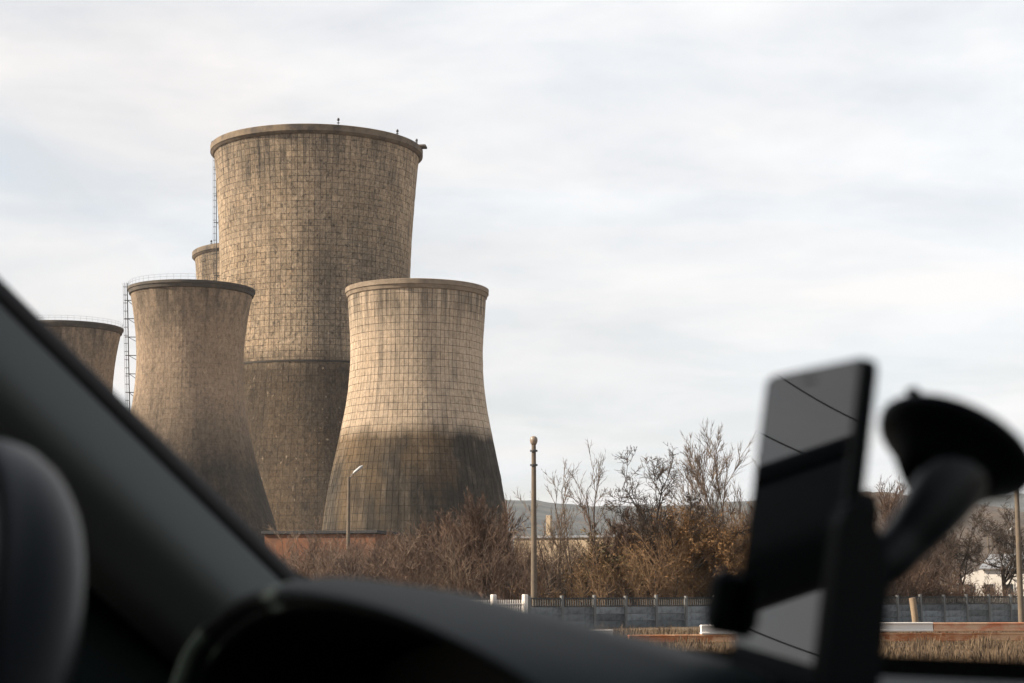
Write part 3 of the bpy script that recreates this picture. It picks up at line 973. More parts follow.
def white_house():
    a, b = at(974, 590, 165), at(1075, 590, 165)
    zt = at(1000, 569, 165)[2]; w = b[0] - a[0]
    t = empty('white_house', ((a[0] + b[0]) / 2, 171, 0), R(-26), 'white rendered house with a rounded end and grey roof beside the pole', 'house')
    # rounded end: quarter-barrel profile at the near end, straight eaves beyond
    prof = [(-w / 2, 0), (-w / 2, zt * 0.45), (-w / 2 + 0.5, zt * 0.68), (-w / 2 + 1.4, zt * 0.86), (-w / 2 + 2.4, zt * 0.96), (-w / 2 + 3.2, zt), (w / 2, zt), (w / 2, 0)]
    mb = MB(); mb.prism([(x, -3.5, z) for x, z in prof][::-1], (0, 7, 0)); mb.build('wall', 'white_render', t, recalc=True)
    mb = MB()
    mb.prism([(-w / 2 + 2.9, -3.9, zt + 0.02), (w / 2 + 0.3, -3.9, zt + 0.02), (w / 2 + 0.3, 0, zt + 1.3), (-w / 2 + 2.9, 0, zt + 1.3)], (0, 0, 0.12))
    mb.prism([(-w / 2 + 2.9, 3.9, zt + 0.02), (w / 2 + 0.3, 3.9, zt + 0.02), (w / 2 + 0.3, 0, zt + 1.3), (-w / 2 + 2.9, 0, zt + 1.3)], (0, 0, 0.12))
    mb.build('roof', 'roof_grey', t, recalc=True)
    for x in (-w / 2 + 1.8, -w / 2 + 3.6, -w / 2 + 5.4, -w / 2 + 7.2):
        window(t, (x, -3.53, zt * 0.55), 0.75, 1.0, np.eye(3))


white_house()

# small white shed seen low through the saplings
def shed():
    c = at(578, 592, 150)
    zt = at(578, 574, 150)[2]
    t = empty('shed', (c[0], 152, 0), R(8), 'small white shed low behind the saplings', 'shed')
    mb = MB(); mb.box((0, 0, zt / 2), (2.2, 2.4, zt)); mb.build('wall', 'white_render', t)
    mb = MB(); mb.box((0, 0, zt + 0.08), (2.6, 2.8, 0.14), None, 0.03); mb.build('roof', 'roof_grey', t)
    mb = MB(); mb.box((0.4, -1.22, 0.95), (0.8, 0.06, 1.9)); mb.build('door', 'roofing', t)


shed()


# ------------------------------------------------------------------ poles and lamps
def globe_lamp():
    b = at(534, 598, 110); zt = at(534, 445, 110)[2]
    t = empty('lamp_post', (b[0], 110, 0), 0, 'tall tapered concrete lamp post with a round pale head', 'lamp post')
    mb = MB(); mb.tube([(0, 0, -0.1), (0, 0, zt * 0.5), (0, 0, zt)], [0.20, 0.165, 0.13], 12); mb.build('pole', 'pole', t)
    for z in (zt - 0.35, zt - 1.2):
        mb = MB(); mb.lathe([(0.12, z - 0.06), (0.23, z - 0.05), (0.23, z + 0.05), (0.12, z + 0.06)], 14, False, True); mb.build('band', 'steel', t)
    mb = MB(); mb.lathe([(0.0, zt - 0.02), (0.13, zt), (0.19, zt + 0.10), (0.235, zt + 0.26), (0.215, zt + 0.42), (0.12, zt + 0.52), (0.0, zt + 0.54)], 18); mb.build('lamp_head', 'lamp_glass', t)


globe_lamp()


def street_lamp(px, Y, top, head, label, name='street_lamp', r=0.16, hs=1.0):
    b = at(px, 598, Y); zt = at(px, top, Y)[2]
    hx = at(head[0], head[1], Y)
    t = empty(name, (b[0], Y, 0), 0, label, 'street lamp')
    mb = MB(); mb.tube([(0, 0, -0.1), (0, 0, zt * 0.6), (0, 0, zt)], [r * 1.15, r, r * 0.8], 10); mb.build('pole', 'pole', t)
    dx, dz = hx[0] - b[0], hx[2] - zt
    mb = MB(); mb.tube([(0, 0, zt - 0.3), (dx * 0.35, 0, zt + dz * 0.35), (dx * 0.8, 0, zt + dz * 0.8)], 0.035, 6); mb.build('arm', 'galv', t)
    d = np.array([dx, 0, dz]); d /= np.linalg.norm(d)
    mb = MB(); p = np.array([dx, 0, zt + dz])
    mb.tube([p - d * 0.55 * hs, p - d * 0.35 * hs, p + d * 0.3 * hs, p + d * 0.55 * hs], [0.06 * hs, 0.16 * hs, 0.19 * hs, 0.06 * hs], 10, flat=((0, 0, 1), 0.6)); mb.build('lamp_head', 'lamp_white', t)


street_lamp(347.5, 160, 477, (358, 469.5), 'dark concrete street lamp with a tilted white head in front of the stained tower')
street_lamp(990, 175, 535, (994, 529), 'small far street lamp above the brush beside the white house', r=0.06, hs=0.55)
street_lamp(1007, 185, 535, (1011, 529), 'small far street lamp nearest the edge pole, in front of the hill', r=0.06, hs=0.55)


def utility_pole(x, Y, h, label, z=0.0):
    t = empty('utility_pole', (x, Y, z), 0, label, 'utility pole')
    mb = MB(); mb.tube([(0, 0, -0.1), (0, 0, h * 0.5), (0, 0, h)], [0.17, 0.145, 0.115], 10); mb.build('pole', 'pole', t)
    mb = MB(); mb.box((0, 0, h - 0.5), (1.6, 0.1, 0.12), None, 0.01); mb.build('crossarm', 'galv', t)
    for k in (-0.7, 0, 0.7):
        mb = MB(); mb.lathe([(0.02, h - 0.44), (0.06, h - 0.40), (0.05, h - 0.28), (0.03, h - 0.22), (0.0, h - 0.2)], 8, center=(k, 0)); mb.build('insulator', 'lamp_white', t)
    return t


p = at(1020.5, 598, 100)
utility_pole(p[0], 100, 9.2, 'slim utility pole at the very edge of the picture beside the suction cup')

# leaning wooden stub in front of the fence
p = at(914.5, 622, 108)
mb = MB()
mb.tube([(0.10, 0, -0.3), (0.03, 0, 0.7), (-0.05, 0, 1.45), (-0.10, 0, 1.78)], [0.18, 0.19, 0.20, 0.19], 9)
o = mb.build('wooden_post', 'wood'); o.location = (p[0], 108, 0)
tag(o, 'stubby pale wooden post leaning in front of the concrete fence', 'post')


# ------------------------------------------------------------------ concrete fence
FD = np.array([0.794, 0.608, 0])
FD /= np.linalg.norm(FD)
FA = np.array([-1.8, 104.0, 0]) + FD * 0.95
FN = np.array([FD[1], -FD[0], 0])
STEP = 2.42


def fence():
    # first visible dark panel starts at the white gate post (x about 524 px)
    t = empty('concrete_fence', tuple(FA), math.atan2(FD[1], FD[0]), 'weathered grey precast concrete fence with openwork top along the thicket', 'fence')
    rng = random.Random(3)
    pm = MB(); pm.box((0, 0, 0.93), (0.17, 0.19, 1.96), None, 0.015)
    post = pm.build('post', 'fence_post', t)
    sm = MB(); sm.box((0, 0, 0), (STEP - 0.19, 0.06, 0.405), None, 0.012)
    slab = sm.build('panel', 'fence', t)
    bm = MB()
    bm.box((0, 0, 0.235), (STEP - 0.19, 0.07, 0.07)); bm.box((0, 0, -0.225), (STEP - 0.19, 0.07, 0.06))
    for k in range(13):
        bm.box((-(STEP - 0.19) / 2 + 0.06 + k * (STEP - 0.31) / 12, 0, 0.0), (0.055, 0.05, 0.40))
    bal = bm.build('baluster_panel', 'fence_dark', t)
    first = True
    s0 = 2.55
    for i in range(21):
        s = s0 + i * STEP
        po = post if first else post.copy()
        po.location = (s, 0, rng.uniform(-0.04, 0.04)); po.rotation_euler = (rng.uniform(-0.015, 0.015), rng.uniform(-0.02, 0.02), 0)
        if not first:
            link(po, t)
        for k in range(3):
            so = slab if first and k == 0 else slab.copy()
            so.location = (s + STEP / 2, rng.uniform(-0.012, 0.012), 0.21 + 0.415 * k); so.rotation_euler = (0, rng.uniform(-0.006, 0.006), 0)
            if not (first and k == 0):
                link(so, t)
            if rng.random() < 0.3:
                so.data = slab.data
        bo = bal if first else bal.copy()
        bo.location = (s + STEP / 2, 0, 1.52); bo.rotation_euler = (0, rng.uniform(-0.006, 0.006), 0)
        if not first:
            link(bo, t)
        first = False


fence()


def white_railing():
    t = empty('white_gate', tuple(FA), math.atan2(FD[1], FD[0]), 'white picket gate with thick pale posts beside the concrete fence', 'gate')
    for s in (2.25, 0.0):
        mb = MB(); mb.box((s, 0, 0.98), (0.28, 0.28, 2.0), None, 0.03); mb.build('post', 'white_paint', t)
    pk = MB(); pk.box((0, 0, 0.88), (0.06, 0.03, 1.6)); first = pk.build('picket', 'white_paint', t)
    n = 0
    for s in list(np.arange(0.26, 2.05, 0.16)) + list(np.arange(-2.1, -0.2, 0.16)):
        o = first if n == 0 else first.copy()
        if n:
            link(o, t)
        o.location = (s, 0.0, 0); n += 1
    for z in (0.4, 1.45):
        mb = MB(); mb.box((1.12, 0.045, z), (1.9, 0.04, 0.07)); mb.build('rail', 'white_paint', t)
        mb = MB(); mb.box((-1.15, 0.045, z), (1.95, 0.04, 0.07)); mb.build('rail', 'white_paint', t)


white_railing()


# ------------------------------------------------------------------ rusty barrier beams
def beams():
    # barrier line in plan: passes (600 px, 74 m) to (1040 px, 80 m)
    A, B = at(560, 640, 76.0), at(1060, 640, 79.5)
    A[2] = B[2] = 0
    d = (B - A); Ln = np.linalg.norm(d); d /= Ln
    n = np.array([d[1], -d[0], 0]); ax = (d, n, (0, 0, 1))
    def s_at(px):
        best = min(np.linspace(0, Ln, 900), key=lambda s: abs(512 + FPX * (A + d * s)[0] / ((A + d * s)[1] * CP) - px))
        return best
    def ibeam(name, px0, px1, z0, z1, m, label, wid=0.30, supports=True, cat='beam', group='painted and rusty barrier beams'):
        s0, s1 = s_at(px0), s_at(px1)
        c = A + d * (s0 + s1) / 2
        t = empty(name, c, 0, label, cat, group)
        L = s1 - s0; h = z1 - z0
        mb = MB()
        # channel section: two flanges and a recessed web
        mb.box((0, 0, z1 - h * 0.11), (L, wid, h * 0.22), ax, 0.015)
        mb.box((0, 0, z0 + h * 0.11), (L, wid, h * 0.22), ax, 0.015)
        mb.box((0, 0, (z0 + z1) / 2), (L - 0.02, wid * 0.72, h * 0.62), ax)
        mb.build('beam', m, t)
        if supports:
            for k in np.linspace(-L / 2 + 0.4, L / 2 - 0.4, max(2, int(L / 3))):
                mb = MB(); mb.box(d * k + np.array([0, 0, z0 / 2 - 0.06]), (0.22, 0.22, z0 + 0.1), ax, 0.01); mb.build('foot', 'rust', t)
        return t
    zl = 0.10
    ibeam('steel_beam', 628, 742, zl, 0.40, 'rust', 'rusty steel beam lying in the grass beside the dashboard hood')
    ibeam('steel_beam', 840, 1062, zl, 0.44, 'rust', 'long rusty steel beam underneath the white and red one')
    ibeam('barrier_beam', 876, 931, 0.50, 0.88, 'white_paint', 'white painted beam beside the phone holder, end to end with the red one')
    ibeam('barrier_beam', 931.6, 1062, 0.50, 0.86, 'red_paint', 'faded red painted beam running to the edge of the picture')
    ibeam('barrier_beam', 700, 742, 0.42, 0.80, 'white_paint', 'white painted beam between dashboard and phone')
    ibeam('barrier_beam', 590, 612.5, 0.32, 0.62, 'white_paint', 'short white beam just above the dashboard hood')


beams()


# ------------------------------------------------------------------ dry grass
def grass():
    rng = np.random.default_rng(77)
    n = 60000
    px = rng.uniform(540, 1060, n); Y = 52 + 50 * rng.random(n) ** 1.3
    x = (px - 512) / FPX * Y
    keep = Y < 104 + (x + 1.8) * 0.765 - 0.8
    x, Y = x[keep], Y[keep]
    # tufts
    m = len(x)
    tuft = np.sin(x * 1.9 + Y * 0.7) * np.sin(Y * 1.3 - x * 0.8) + rng.normal(0, 0.5, m)
    h = (0.12 + 0.20 * np.clip(tuft, 0, 2)) * rng.uniform(0.5, 1.5, m)
    # taller growth right against the beams and by the fence
    a = rng.uniform(0, 2 * math.pi, m); l = rng.normal(0, 0.35, m) * h
    w = rng.uniform(0.015, 0.04, m)
    z = np.zeros(m) - 0.05
    p0 = np.stack([x - np.cos(a) * w, Y - np.sin(a) * w, z], 1)
    p1 = np.stack([x + np.cos(a) * w, Y + np.sin(a) * w, z], 1)
    tp = np.stack([x - np.sin(a) * l, Y + np.cos(a) * l, h], 1)
    v = np.stack([p0, p1, tp], 1).reshape(-1, 3)
    q = np.arange(m)[:, None] * 3 + np.arange(3)
    o = np_mesh('grass', v, q, 'grass')
    tag(o, 'dry straw coloured grass around the rusty beams', 'grass', kind='stuff')


grass()


# ------------------------------------------------------------------ the car
PHI = R(54)
CF = np.array([math.sin(PHI), math.cos(PHI), 0]); CL = np.array([-math.cos(PHI), math.sin(PHI), 0])
ROADZ = CAM_Z - 1.05
car = empty('car', (0, 0, ROADZ), math.atan2(CF[1], CF[0]), 'dark car cabin with windscreen pillar, dashboard hood and steering wheel seen from inside', 'car')


def loc(p):
    """world point -> car coordinates (forward, left, up from the road)"""
    p = np.asarray(p, float)
    return np.array([p @ CF, p @ CL, p[2] - ROADZ])


def cpix(px, py, Y):
    return loc(at(px, py, Y))


def cpf(px, py, f):
    d = ray(px, py)
    return loc(np.array([0, 0, CAM_Z]) + d * (f / (d @ CF)))


H0 = 1.05
PB, PT_ = cpix(290, 574, 1.20), cpix(0, 286, 1.03)       # pillar edge along the windscreen
PD = (PT_ - PB)


def pillar_at(h):
    return PB + PD * ((h - PB[2]) / PD[2])


def spline(pts, n):
    pts = np.array(pts, float)
    m = len(pts)
    out = []
    for t in np.linspace(0, m - 1 - 1e-6, n):
        i = int(t); f = t - i
        p0, p1, p2, p3 = pts[max(i - 1, 0)], pts[i], pts[i + 1], pts[min(i + 2, m - 1)]
        out.append(0.5 * ((2 * p1) + (-p0 + p2) * f + (2 * p0 - 5 * p1 + 4 * p2 - p3) * f * f + (-p0 + 3 * p1 - 3 * p2 + p3) * f ** 3))
    return out


def pillar(mirror=False):
    ax = PD / np.linalg.norm(PD)
    inn = np.array([0, -1.0, 0]); inn -= ax * (inn @ ax); inn /= np.linalg.norm(inn)      # towards the cabin
    dn = np.cross(ax, inn)
    if dn[2] > 0:
        dn = -dn                                                                            # down and back, across the pillar
    mid = 0.37
    def mk(p):
        return np.array([p[0], 2 * 0.30 - p[1], p[2]]) if mirror else p
    hs = np.linspace(H0 - 0.14, H0 + 0.46, 16)
    seal = [(-0.004, -0.012), (-0.002, 0.004), (0.006, 0.008), (0.012, 0.004)]
    prof = [(0.008, -0.004), (0.011, 0.008), (0.018, 0.015), (0.030, 0.023), (0.042, 0.029), (0.050, 0.030), (0.058, 0.027), (0.070, 0.016), (0.082, 0.002), (0.088, -0.02)]
    for name, pr, m in (('pillar_seal', seal, 'seal'), ('pillar_trim', prof, 'trim')):
        fine = spline([(a, b, 0) for a, b in pr], 28)
        rows = [[mk(pillar_at(h) + dn * q[0] + inn * q[1]) for h in hs] for q in fine]
        mb = MB(); mb.grid(rows)
        back = [[mk(pillar_at(h) + dn * pr[-1][0] + inn * pr[-1][1] * 1.0) for h in hs], [mk(pillar_at(h) + dn * 0.08 - inn * 0.05) for h in hs], [mk(pillar_at(h) - inn * 0.03) for h in hs], [mk(pillar_at(h) + dn * pr[0][0] + inn * pr[0][1]) for h in hs]]
        if name == 'pillar_trim':
            mb.grid(back, False)
        mb.build(name, m, car, recalc=False)


pillar()
pillar(True)


def door(y, sign, name):
    """door card below the belt line, sail panel and window frame, with a pane"""
    o = 0.02 * sign
    belt = H0 - 0.10
    mb = MB()
    mb.prism([(-0.62, y, 0.32), (0.78, y, 0.32), (0.78, y, belt), (-0.62, y, belt)], (0, sign * 0.05, 0))
    mb.box((0.1, y - sign * 0.03, belt - 0.28), (0.9, 0.06, 0.08), None, 0.02)
    d = mb.build('door', 'black_plastic', car)
    # sail panel under the pillar foot
    pl = [pillar_at(h) for h in (H0 - 0.12, H0 + 0.13)]
    mb = MB()
    mb.prism([(0.375, y, belt - 0.02), (0.78, y, belt - 0.02), (pl[0][0] + 0.06, y, H0 - 0.08), (pl[1][0] - 0.02, y, H0 + 0.10), (0.375, y, H0 + 0.10)], (0, sign * 0.03, 0))
    mb.build('sail_panel', 'dash', d, recalc=True)
    mb = MB()
    mb.prism([(-0.62, y, belt), (-0.50, y, belt), (-0.46, y - sign * 0.06, H0 + 0.42), (-0.60, y - sign * 0.06, H0 + 0.42)], (0, sign * 0.05, 0))
    mb.build('window_post', 'headliner', d, recalc=True)
    mb = MB()
    mb.add([(-0.52, y + o, belt), (0.40, y + o, belt), (0.38, y + o - sign * 0.02, H0 + 0.10), (0.05, y + o - sign * 0.06, H0 + 0.37), (-0.50, y + o - sign * 0.06, H0 + 0.40)], [(0, 1, 2, 3, 4)])
    mb.build('window_pane', 'glass' if sign > 0 else 'glass_dim', d)


door(1.085, 1, 'door')
door(-0.485, -1, 'door')


def windscreen():
    rows = []
    for h in np.linspace(H0 - 0.075, H0 + 0.44, 18):
        e = pillar_at(h)
        row = []
        for k in np.linspace(-1, 1, 25):
            yy = 0.30 + (e[1] - 0.30) * k
            row.append((e[0] + 0.055 * (1 - k * k), yy, h))
        rows.append(row)
    mb = MB(); mb.grid(rows)
    w = mb.build('windscreen', 'glass', car)
    # black ceramic band along the lower edge, standing a hair inside the glass
    rows = []
    for h in np.linspace(H0 - 0.075, H0 - 0.0315, 4):
        e = pillar_at(h)
        rows.append([(e[0] + 0.055 * (1 - k * k) - 0.006, 0.30 + (e[1] - 0.30) * k, h) for k in np.linspace(-1, 1, 25)])
    mb = MB(); mb.grid(rows)
    mb.build('frit_band', 'seal', w)


windscreen()


def cabin():
    zt = H0 + 0.44
    mb = MB()
    e = pillar_at(zt)
    rows = []
    for x in (e[0] + 0.05, e[0] - 0.1, -0.4, -0.9, -1.5):
        rows.append([(x, yy, zt + 0.02 - 0.05 * abs((yy - 0.30) / 0.72) ** 3) for yy in np.linspace(-0.44, 1.04, 13)])
    mb.grid(rows)
    rows2 = [[(p[0], p[1] * 1.0, p[2] + 0.04) for p in r] for r in rows]
    mb.grid(rows2)
    r = mb.build('roof', 'headliner', car)
    # floor, plus added rear partition and windowless sides that keep the cabin dark
    mb = MB()
    mb.box((-1.5, 0.30, 0.9), (0.05, 1.56, 1.25))
    mb.box((-0.2, 0.30, 0.30), (2.7, 1.60, 0.05))
    mb.box((-1.05, 1.09, 0.9), (0.92, 0.05, 1.22))
    mb.box((-1.05, -0.49, 0.9), (0.92, 0.05, 1.22))
    mb.box((0.80, 0.30, 0.62), (0.05, 1.56, 0.62))
    mb.build('cabin_shell', 'headliner', car)
    # added panel by the side window, unseen: keeps sun off the instrument hood
    mb = MB(); mb.box((0.06, 1.025, H0 + 0.255), (0.42, 0.02, 0.17), None, 0.008)
    mb.build('sun_blocker', 'headliner', car)
    # bonnet and wings outside
    rows = []
    for x in np.linspace(0.72, 1.65, 8):
        t = (x - 0.72) / 0.93
        rows.append([(x - 0.10 * ((yy - 0.3) / 0.8) ** 2, yy, 0.945 - 0.10 * t ** 2 - 0.05 * abs((yy - 0.30) / 0.82) ** 4) for yy in np.linspace(-0.50, 1.10, 13)])
    mb = MB(); mb.grid(rows)
    mb.build('bonnet', 'carpaint', car)
    mb = MB()
    mb.box((1.2, 1.08, 0.60), (0.95, 0.05, 0.55)); mb.box((1.2, -0.48, 0.60), (0.95, 0.05, 0.55)); mb.box((1.66, 0.30, 0.58), (0.06, 1.50, 0.50), None, 0.02)
    mb.build('front_body', 'carpaint', car)
    for (x, y) in ((1.25, 1.02), (1.25, -0.42), (-1.2, 1.02), (-1.2, -0.42)):
        mb = MB()
        pr = [(0.17, -0.09), (0.30, -0.10), (0.32, -0.06), (0.32, 0.06), (0.30, 0.10), (0.17, 0.09)]
        vs, n = [], 24
        for (rr, w) in pr:
            for k in range(n):
                a = 2 * math.pi * k / n
                vs.append((x + rr * math.cos(a), y + w, 0.32 + rr * math.sin(a)))
        mb.add(vs, [(i * n + k, i * n + (k + 1) % n, ((i + 1) % 6) * n + (k + 1) % n, ((i + 1) % 6) * n + k) for i in range(6) for k in range(n)], True)
        mb.box((x, y, 0.32), (0.26, 0.05, 0.26), None, 0.02)
        mb.build('wheel', 'seal', car)

cabin()


def dashboard():
    # instrument hood
    crest = [(178, 722), (190, 682), (208, 645), (242, 611), (288, 588), (345, 579), (420, 587), (505, 608), (600, 632), (680, 656), (722, 674), (738, 700), (742, 740)]
    lip = [(183, 730), (194, 692), (210, 652), (246, 617), (288, 602), (335, 601), (400, 617), (470, 648), (530, 684), (570, 716), (600, 745), (612, 770), (616, 790)]
    n = 60
    cr = spline([cpf(a, b, 0.47) for a, b in crest], n)
    li = spline([cpf(a, b, f) for (a, b), f in zip(lip, (0.466, 0.464, 0.460, 0.445, 0.42, 0.405) + (0.40,) * 7)], n)
    cr, li = np.array(cr), np.array(li)
    back = cr + np.array([0.10, 0, -0.055]); back2 = cr + np.array([0.13, 0, -0.14])
    rollb = cr + np.array([0.045, 0, -0.010])
    # front face: bellies towards the driver below the crest
    q1 = cr * 0.82 + li * 0.18 + np.array([-0.010, 0, 0.002])
    q2 = cr * 0.45 + li * 0.55 + np.array([-0.012, 0, 0.003])
    q3 = cr * 0.12 + li * 0.88 + np.array([-0.006, 0, 0.002])
    lin = li + np.array([0.012, 0, -0.006]); inn = li * 1.0 + np.array([0.10, 0, -0.02])
    rows0 = [back2, back, rollb, cr, q1, q2, q3, li, lin, inn]
    cols = []
    rows = []
    for c in range(n):
        cols.append(spline([r[c] for r in rows0], 40))
    rows = [[cols[c][k] for c in range(n)] for k in range(40)]
    mb = MB(); mb.grid(rows)
    dash = empty('dashboard', (0, 0, 0)); dash.parent = car
    mb.build('instrument_hood', 'dash', dash)
    # dark dial recess behind the lip
    inn = np.array(inn)
    c = inn.mean(0) + np.array([0.02, 0, -0.08])
    mb = MB(); mb.add([tuple(p) for p in inn] + [tuple(c)], [(i, i + 1, n) for i in range(n - 1)])
    mb.build('dial_recess', 'seal', dash)
    # main pad running across the car below the windscreen
    rows = []
    for f, h in ((0.62, -0.052), (0.60, -0.0405), (0.57, -0.0375), (0.50, -0.040), (0.42, -0.050), (0.36, -0.075), (0.33, -0.12), (0.32, -0.30)):
        rows.append([(f + 0.035 * (1 - ((yy - 0.3) / 0.75) ** 2), yy, H0 + h + (0.0 if yy < 0.52 else 0.0)) for yy in np.linspace(-0.46, 0.66, 30)])
    cols = [spline([r[c] for r in rows], 36) for c in range(30)]
    mb = MB(); mb.grid([[cols[c][k] for c in range(30)] for k in range(36)])
    mb.build('dash_pad', 'dash', dash)


dashboard()


def steering_wheel():
    C = np.array([0.195, 0.776, H0 - 0.118])
    rake = R(27)
    up = np.array([math.sin(rake), 0, math.cos(rake)]); rt = np.array([0, -1.0, 0]); nrm = np.array([-math.cos(rake), 0, math.sin(rake)])
    Rw, rw = 0.186, 0.0165
    sw = empty('steering_wheel', (0, 0, 0)); sw.parent = car
    n, k = 72, 16
    vs = []
    for i in range(n):
        a = 2 * math.pi * i / n
        e = up * math.cos(a) + rt * math.sin(a)
        for j in range(k):
            b = 2 * math.pi * j / k
            vs.append(C + e * (Rw + rw * math.cos(b)) + nrm * rw * 1.12 * math.sin(b))
    mb = MB(); mb.add(vs, [(i * k + j, ((i + 1) % n) * k + j, ((i + 1) % n) * k + (j + 1) % k, i * k + (j + 1) % k) for i in range(n) for j in range(k)], True)
    mb.build('rim', 'leather', sw)
    mb = MB(); mb.box(C - nrm * 0.02, (0.13, 0.12, 0.05), (rt, up, nrm), 0.02); mb.build('hub', 'black_plastic', sw)
    for a in (R(90), R(-90), R(180)):
        e = up * math.cos(a) + rt * math.sin(a)
        mb = MB(); mb.tube([C + e * 0.04 - nrm * 0.02, C + e * 0.12 - nrm * 0.008, C + e * (Rw - 0.004)], [0.026, 0.020, 0.016], 10, flat=(nrm, 0.45)); mb.build('spoke', 'black_plastic', sw)
    mb = MB(); mb.tube([C - nrm * 0.04, C - nrm * 0.16], 0.035, 14); mb.build('column', 'black_plastic', sw)


steering_wheel()

# ------------------------------------------------------------------ phone and holder
PHONE_Y = 0.7107
PC = at(792.5, 537.0, PHONE_Y)
pn = np.array([-0.9064, -0.3831, 0.1609]); pn /= np.linalg.norm(pn)
pv = np.array([0.0549, 0.0229, 1.0]); pv -= pn * (pv @ pn); pv /= np.linalg.norm(pv)
pu = np.cross(pv, pn)           # to the right seen from the camera
PW, PH, PTK = 0.071, 0.1351, 0.0075


def rounded_slab(c, u, v, n, w, h, t, r, seg=5, bev=0.0012):
    loop = []
    for (sx, sy, a0) in ((1, 1, 0), (-1, 1, 90), (-1, -1, 180), (1, -1, 270)):
        for k in range(seg + 1):
            a = R(a0 + 90 * k / seg)
            loop.append((sx * (w / 2 - r) + r * math.cos(a), sy * (h / 2 - r) + r * math.sin(a)))
    m = len(loop)
    vs, fs = [], []
    for z, ins in ((-t / 2, bev), (-t / 2 + bev, 0), (t / 2 - bev, 0), (t / 2, bev)):
        for (x, y) in loop:
            k = 1 - ins / (w / 2)
            k2 = 1 - ins / (h / 2)
            vs.append(c + u * x * k + v * y * k2 + n * z)
    for i in range(3):
        for k in range(m):
            j = (k + 1) % m
            fs.append((i * m + k, i * m + j, (i + 1) * m + j, (i + 1) * m + k))
    fs.append(tuple(range(m - 1, -1, -1))); fs.append(tuple(range(3 * m, 4 * m)))
    mb = MB(); mb.add(vs, fs)
    return mb


def phone():
    t = empty('phone', tuple(PC - pv * PH / 2), 0, 'black phone in the windscreen holder, its glossy screen mirroring sky and wires', 'phone')
    b = PC - (PC - pv * PH / 2)
    rounded_slab(b - pn * PTK / 2, pu, pv, pn, PW, PH, PTK, 0.004).build('body', 'black_plastic', t)
    rounded_slab(b + pn * 0.0004, pu, pv, pn, PW - 0.003, PH - 0.003, 0.0008, 0.003, bev=0.0002).build('screen', 'screen', t)
    rounded_slab(b + pn * 0.0010 + pv * (PH / 2 - 0.006), pu, pv, pn, 0.010, 0.0012, 0.0004, 0.0005, bev=0.0001).build('earpiece', 'seal', t)


phone()


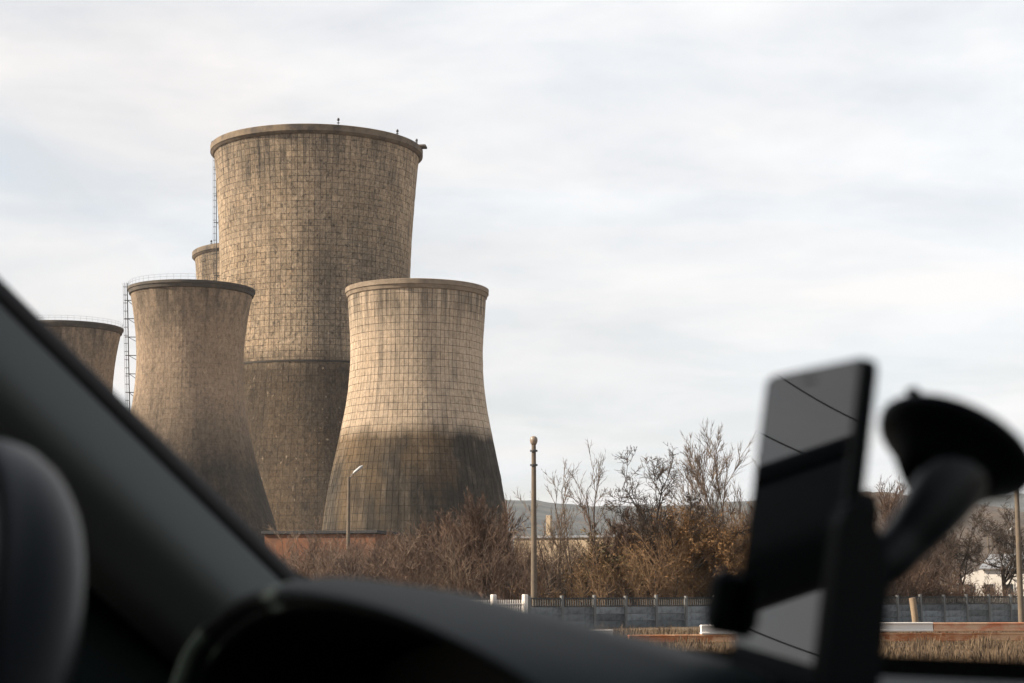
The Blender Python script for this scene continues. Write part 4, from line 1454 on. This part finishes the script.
def holder():
    base = PC - pv * (PH / 2 + 0.01)
    t = empty('phone_holder', tuple(base), 0, 'black suction cup phone holder stuck to the windscreen', 'phone holder')
    def q(p):
        return np.asarray(p) - base
    # cradle plate behind the phone
    rounded_slab(q(PC - pn * (PTK + 0.008) - pv * 0.022), pu, pv, pn, 0.052, 0.085, 0.012, 0.008).build('cradle', 'black_plastic', t)
    # side clamps
    for s, dy, hh, wd in ((-1, -0.026, 0.026, 0.014), (1, -0.036, 0.096, 0.010)):
        c = PC + pu * s * (PW / 2 + 0.004) + pv * dy
        mb = MB()
        if s < 0:
            mb.box(q(c - pn * 0.005), (0.007, hh, 0.022), (pu, pv, pn), 0.003)
            mb.box(q(c + pn * 0.0065 - pu * s * 0.002), (wd, hh, 0.009), (pu, pv, pn), 0.0035)
        else:
            # tall jaw with a sloping rounded shoulder
            out = [(0.006, -hh / 2), (0.007, hh / 2 - 0.010), (0.005, hh / 2 - 0.003), (0.0, hh / 2), (-0.006, hh / 2 - 0.003), (-0.013, hh / 2 - 0.012), (-0.017, hh / 2 - 0.024), (-0.018, hh / 2 - 0.045), (-0.017, -hh / 2)]
            mb.prism([q(c - pu * 0.0035 + pn * a + pv * b) for a, b in out], pu * 0.007)
            mb.box(q(c + pn * 0.0035 - pu * 0.003 - pv * 0.006), (0.008, hh - 0.014, 0.006), (pu, pv, pn), 0.0025)
        mb.build('clamp_jaw', 'black_plastic', t)
    # foot under the phone
    mb = MB()
    c = PC - pv * (PH / 2 + 0.004)
    mb.box(q(c + pn * 0.002), (0.040, 0.008, 0.030), (pu, pv, pn), 0.003)
    mb.build('foot_rest', 'black_plastic', t)
    # suction cup on the glass
    e0 = at(958, 443, 0.735)
    wn_f = np.array([PD[2], 0, -PD[0]]); wn_f /= np.linalg.norm(wn_f)       # windscreen normal in car axes (forward/up)
    gn = CF * wn_f[0] + np.array([0, 0, wn_f[2]])
    gn /= np.linalg.norm(gn)
    a1 = np.cross(gn, [0, 0, 1.0]); a1 /= np.linalg.norm(a1); a2 = np.cross(gn, a1)
    def ring(rad, off, n=36):
        return [q(e0) - gn * off + (a1 * math.cos(2 * math.pi * k / n) + a2 * math.sin(2 * math.pi * k / n)) * rad for k in range(n)]
    prof = [(0.0005, -0.001), (0.031, 0.0), (0.0325, 0.002), (0.0315, 0.005), (0.028, 0.008), (0.0235, 0.012), (0.019, 0.018), (0.014, 0.024), (0.0005, 0.026)]
    vs, fs, n = [], [], 36
    for (rd, of) in prof:
        vs += ring(rd, of)
    for i in range(len(prof) - 1):
        for k in range(n):
            fs.append((i * n + k, i * n + (k + 1) % n, (i + 1) * n + (k + 1) % n, (i + 1) * n + k))
    mb = MB(); mb.add(vs, fs, True); cup = mb.build('suction_cup', 'black_plastic', t, recalc=True)
    tab = at(917, 396, 0.75)
    mb = MB(); mb.box(q(tab), (0.006, 0.003, 0.010), (a1, gn, a2), 0.001); mb.build('pull_tab', 'black_plastic', cup)
    # curved arm from the cup to the back of the cradle
    pts = [e0 - gn * 0.004, at(957, 468, 0.725), at(937, 503, 0.72), at(909, 538, 0.718), at(880, 566, 0.716), PC - pn * (PTK + 0.014) - pv * 0.014]
    pts = spline([q(p) for p in pts], 26)
    rad = np.interp(np.linspace(0, 1, 26), [0, 0.25, 0.6, 1], [0.009, 0.0145, 0.0098, 0.009])
    mb = MB(); mb.tube(pts, list(rad), 14); mb.build('arm', 'arm_plastic', t)
    # swivel joint
    sw = spline([PC - pn * (PTK + 0.006) - pv * 0.014 - base, PC - pn * (PTK + 0.022) - pv * 0.014 - base], 6)
    mb = MB(); mb.tube(sw, 0.012, 18); mb.build('swivel', 'black_plastic', t)


holder()


# ------------------------------------------------------------------ overhead wires beside the road, mirrored in the phone
def reflect_at(px, py, X):
    o = np.array([0, 0, CAM_Z]); d = ray(px, py); d = d / np.linalg.norm(d)
    k = ((PC - o) @ pn) / (d @ pn)
    h = o + d * k
    r = d - 2 * (d @ pn) * pn
    return h + r * ((X - h[0]) / r[0])


def wires():
    X = -22.0
    for (a, b, sag, label) in (((785, 372), (864, 416), 0.25, 'upper overhead cable mirrored near the top of the phone screen'),
                               ((766, 428), (848, 462), 0.25, 'overhead cable mirrored across the middle of the phone screen'),
                               ((744, 622), (832, 655), 0.15, 'lowest overhead cable mirrored at the bottom of the phone screen')):
        p, q = reflect_at(*a, X), reflect_at(*b, X)
        d = q - p
        A, B = p - d * 3.0, q + d * 3.0
        pts = []
        for t in np.linspace(0, 1, 40):
            c = A + (B - A) * t
            c[2] -= sag * 6 * (t * (1 - t) * 4 - 0.9)
            pts.append(tuple(c))
        mb = MB(); mb.tube(pts, 0.014, 5)
        o = mb.build('overhead_cable', 'seal')
        tag(o, label, 'cable', 'overhead cables beside the road')


wires()


# ------------------------------------------------------------------ haze
def haze():
    mb = MB(); mb.box((0, 2200, 118), (9000, 4900, 250))
    o = mb.build('haze', 'seal')
    m = bpy.data.materials.new('haze_air')
    m.use_nodes = True
    t = m.node_tree
    t.nodes.clear()
    v = N(t, 'ShaderNodeVolumePrincipled', Density=0.00005)
    v.inputs['Color'].default_value = (0.78, 0.87, 0.97, 1)
    out = N(t, 'ShaderNodeOutputMaterial')
    t.links.new(v.outputs[0], out.inputs['Volume'])
    o.data.materials.clear(); o.data.materials.append(m)
    tag(o, 'thin pale haze over the whole place', 'haze', kind='stuff')


haze()
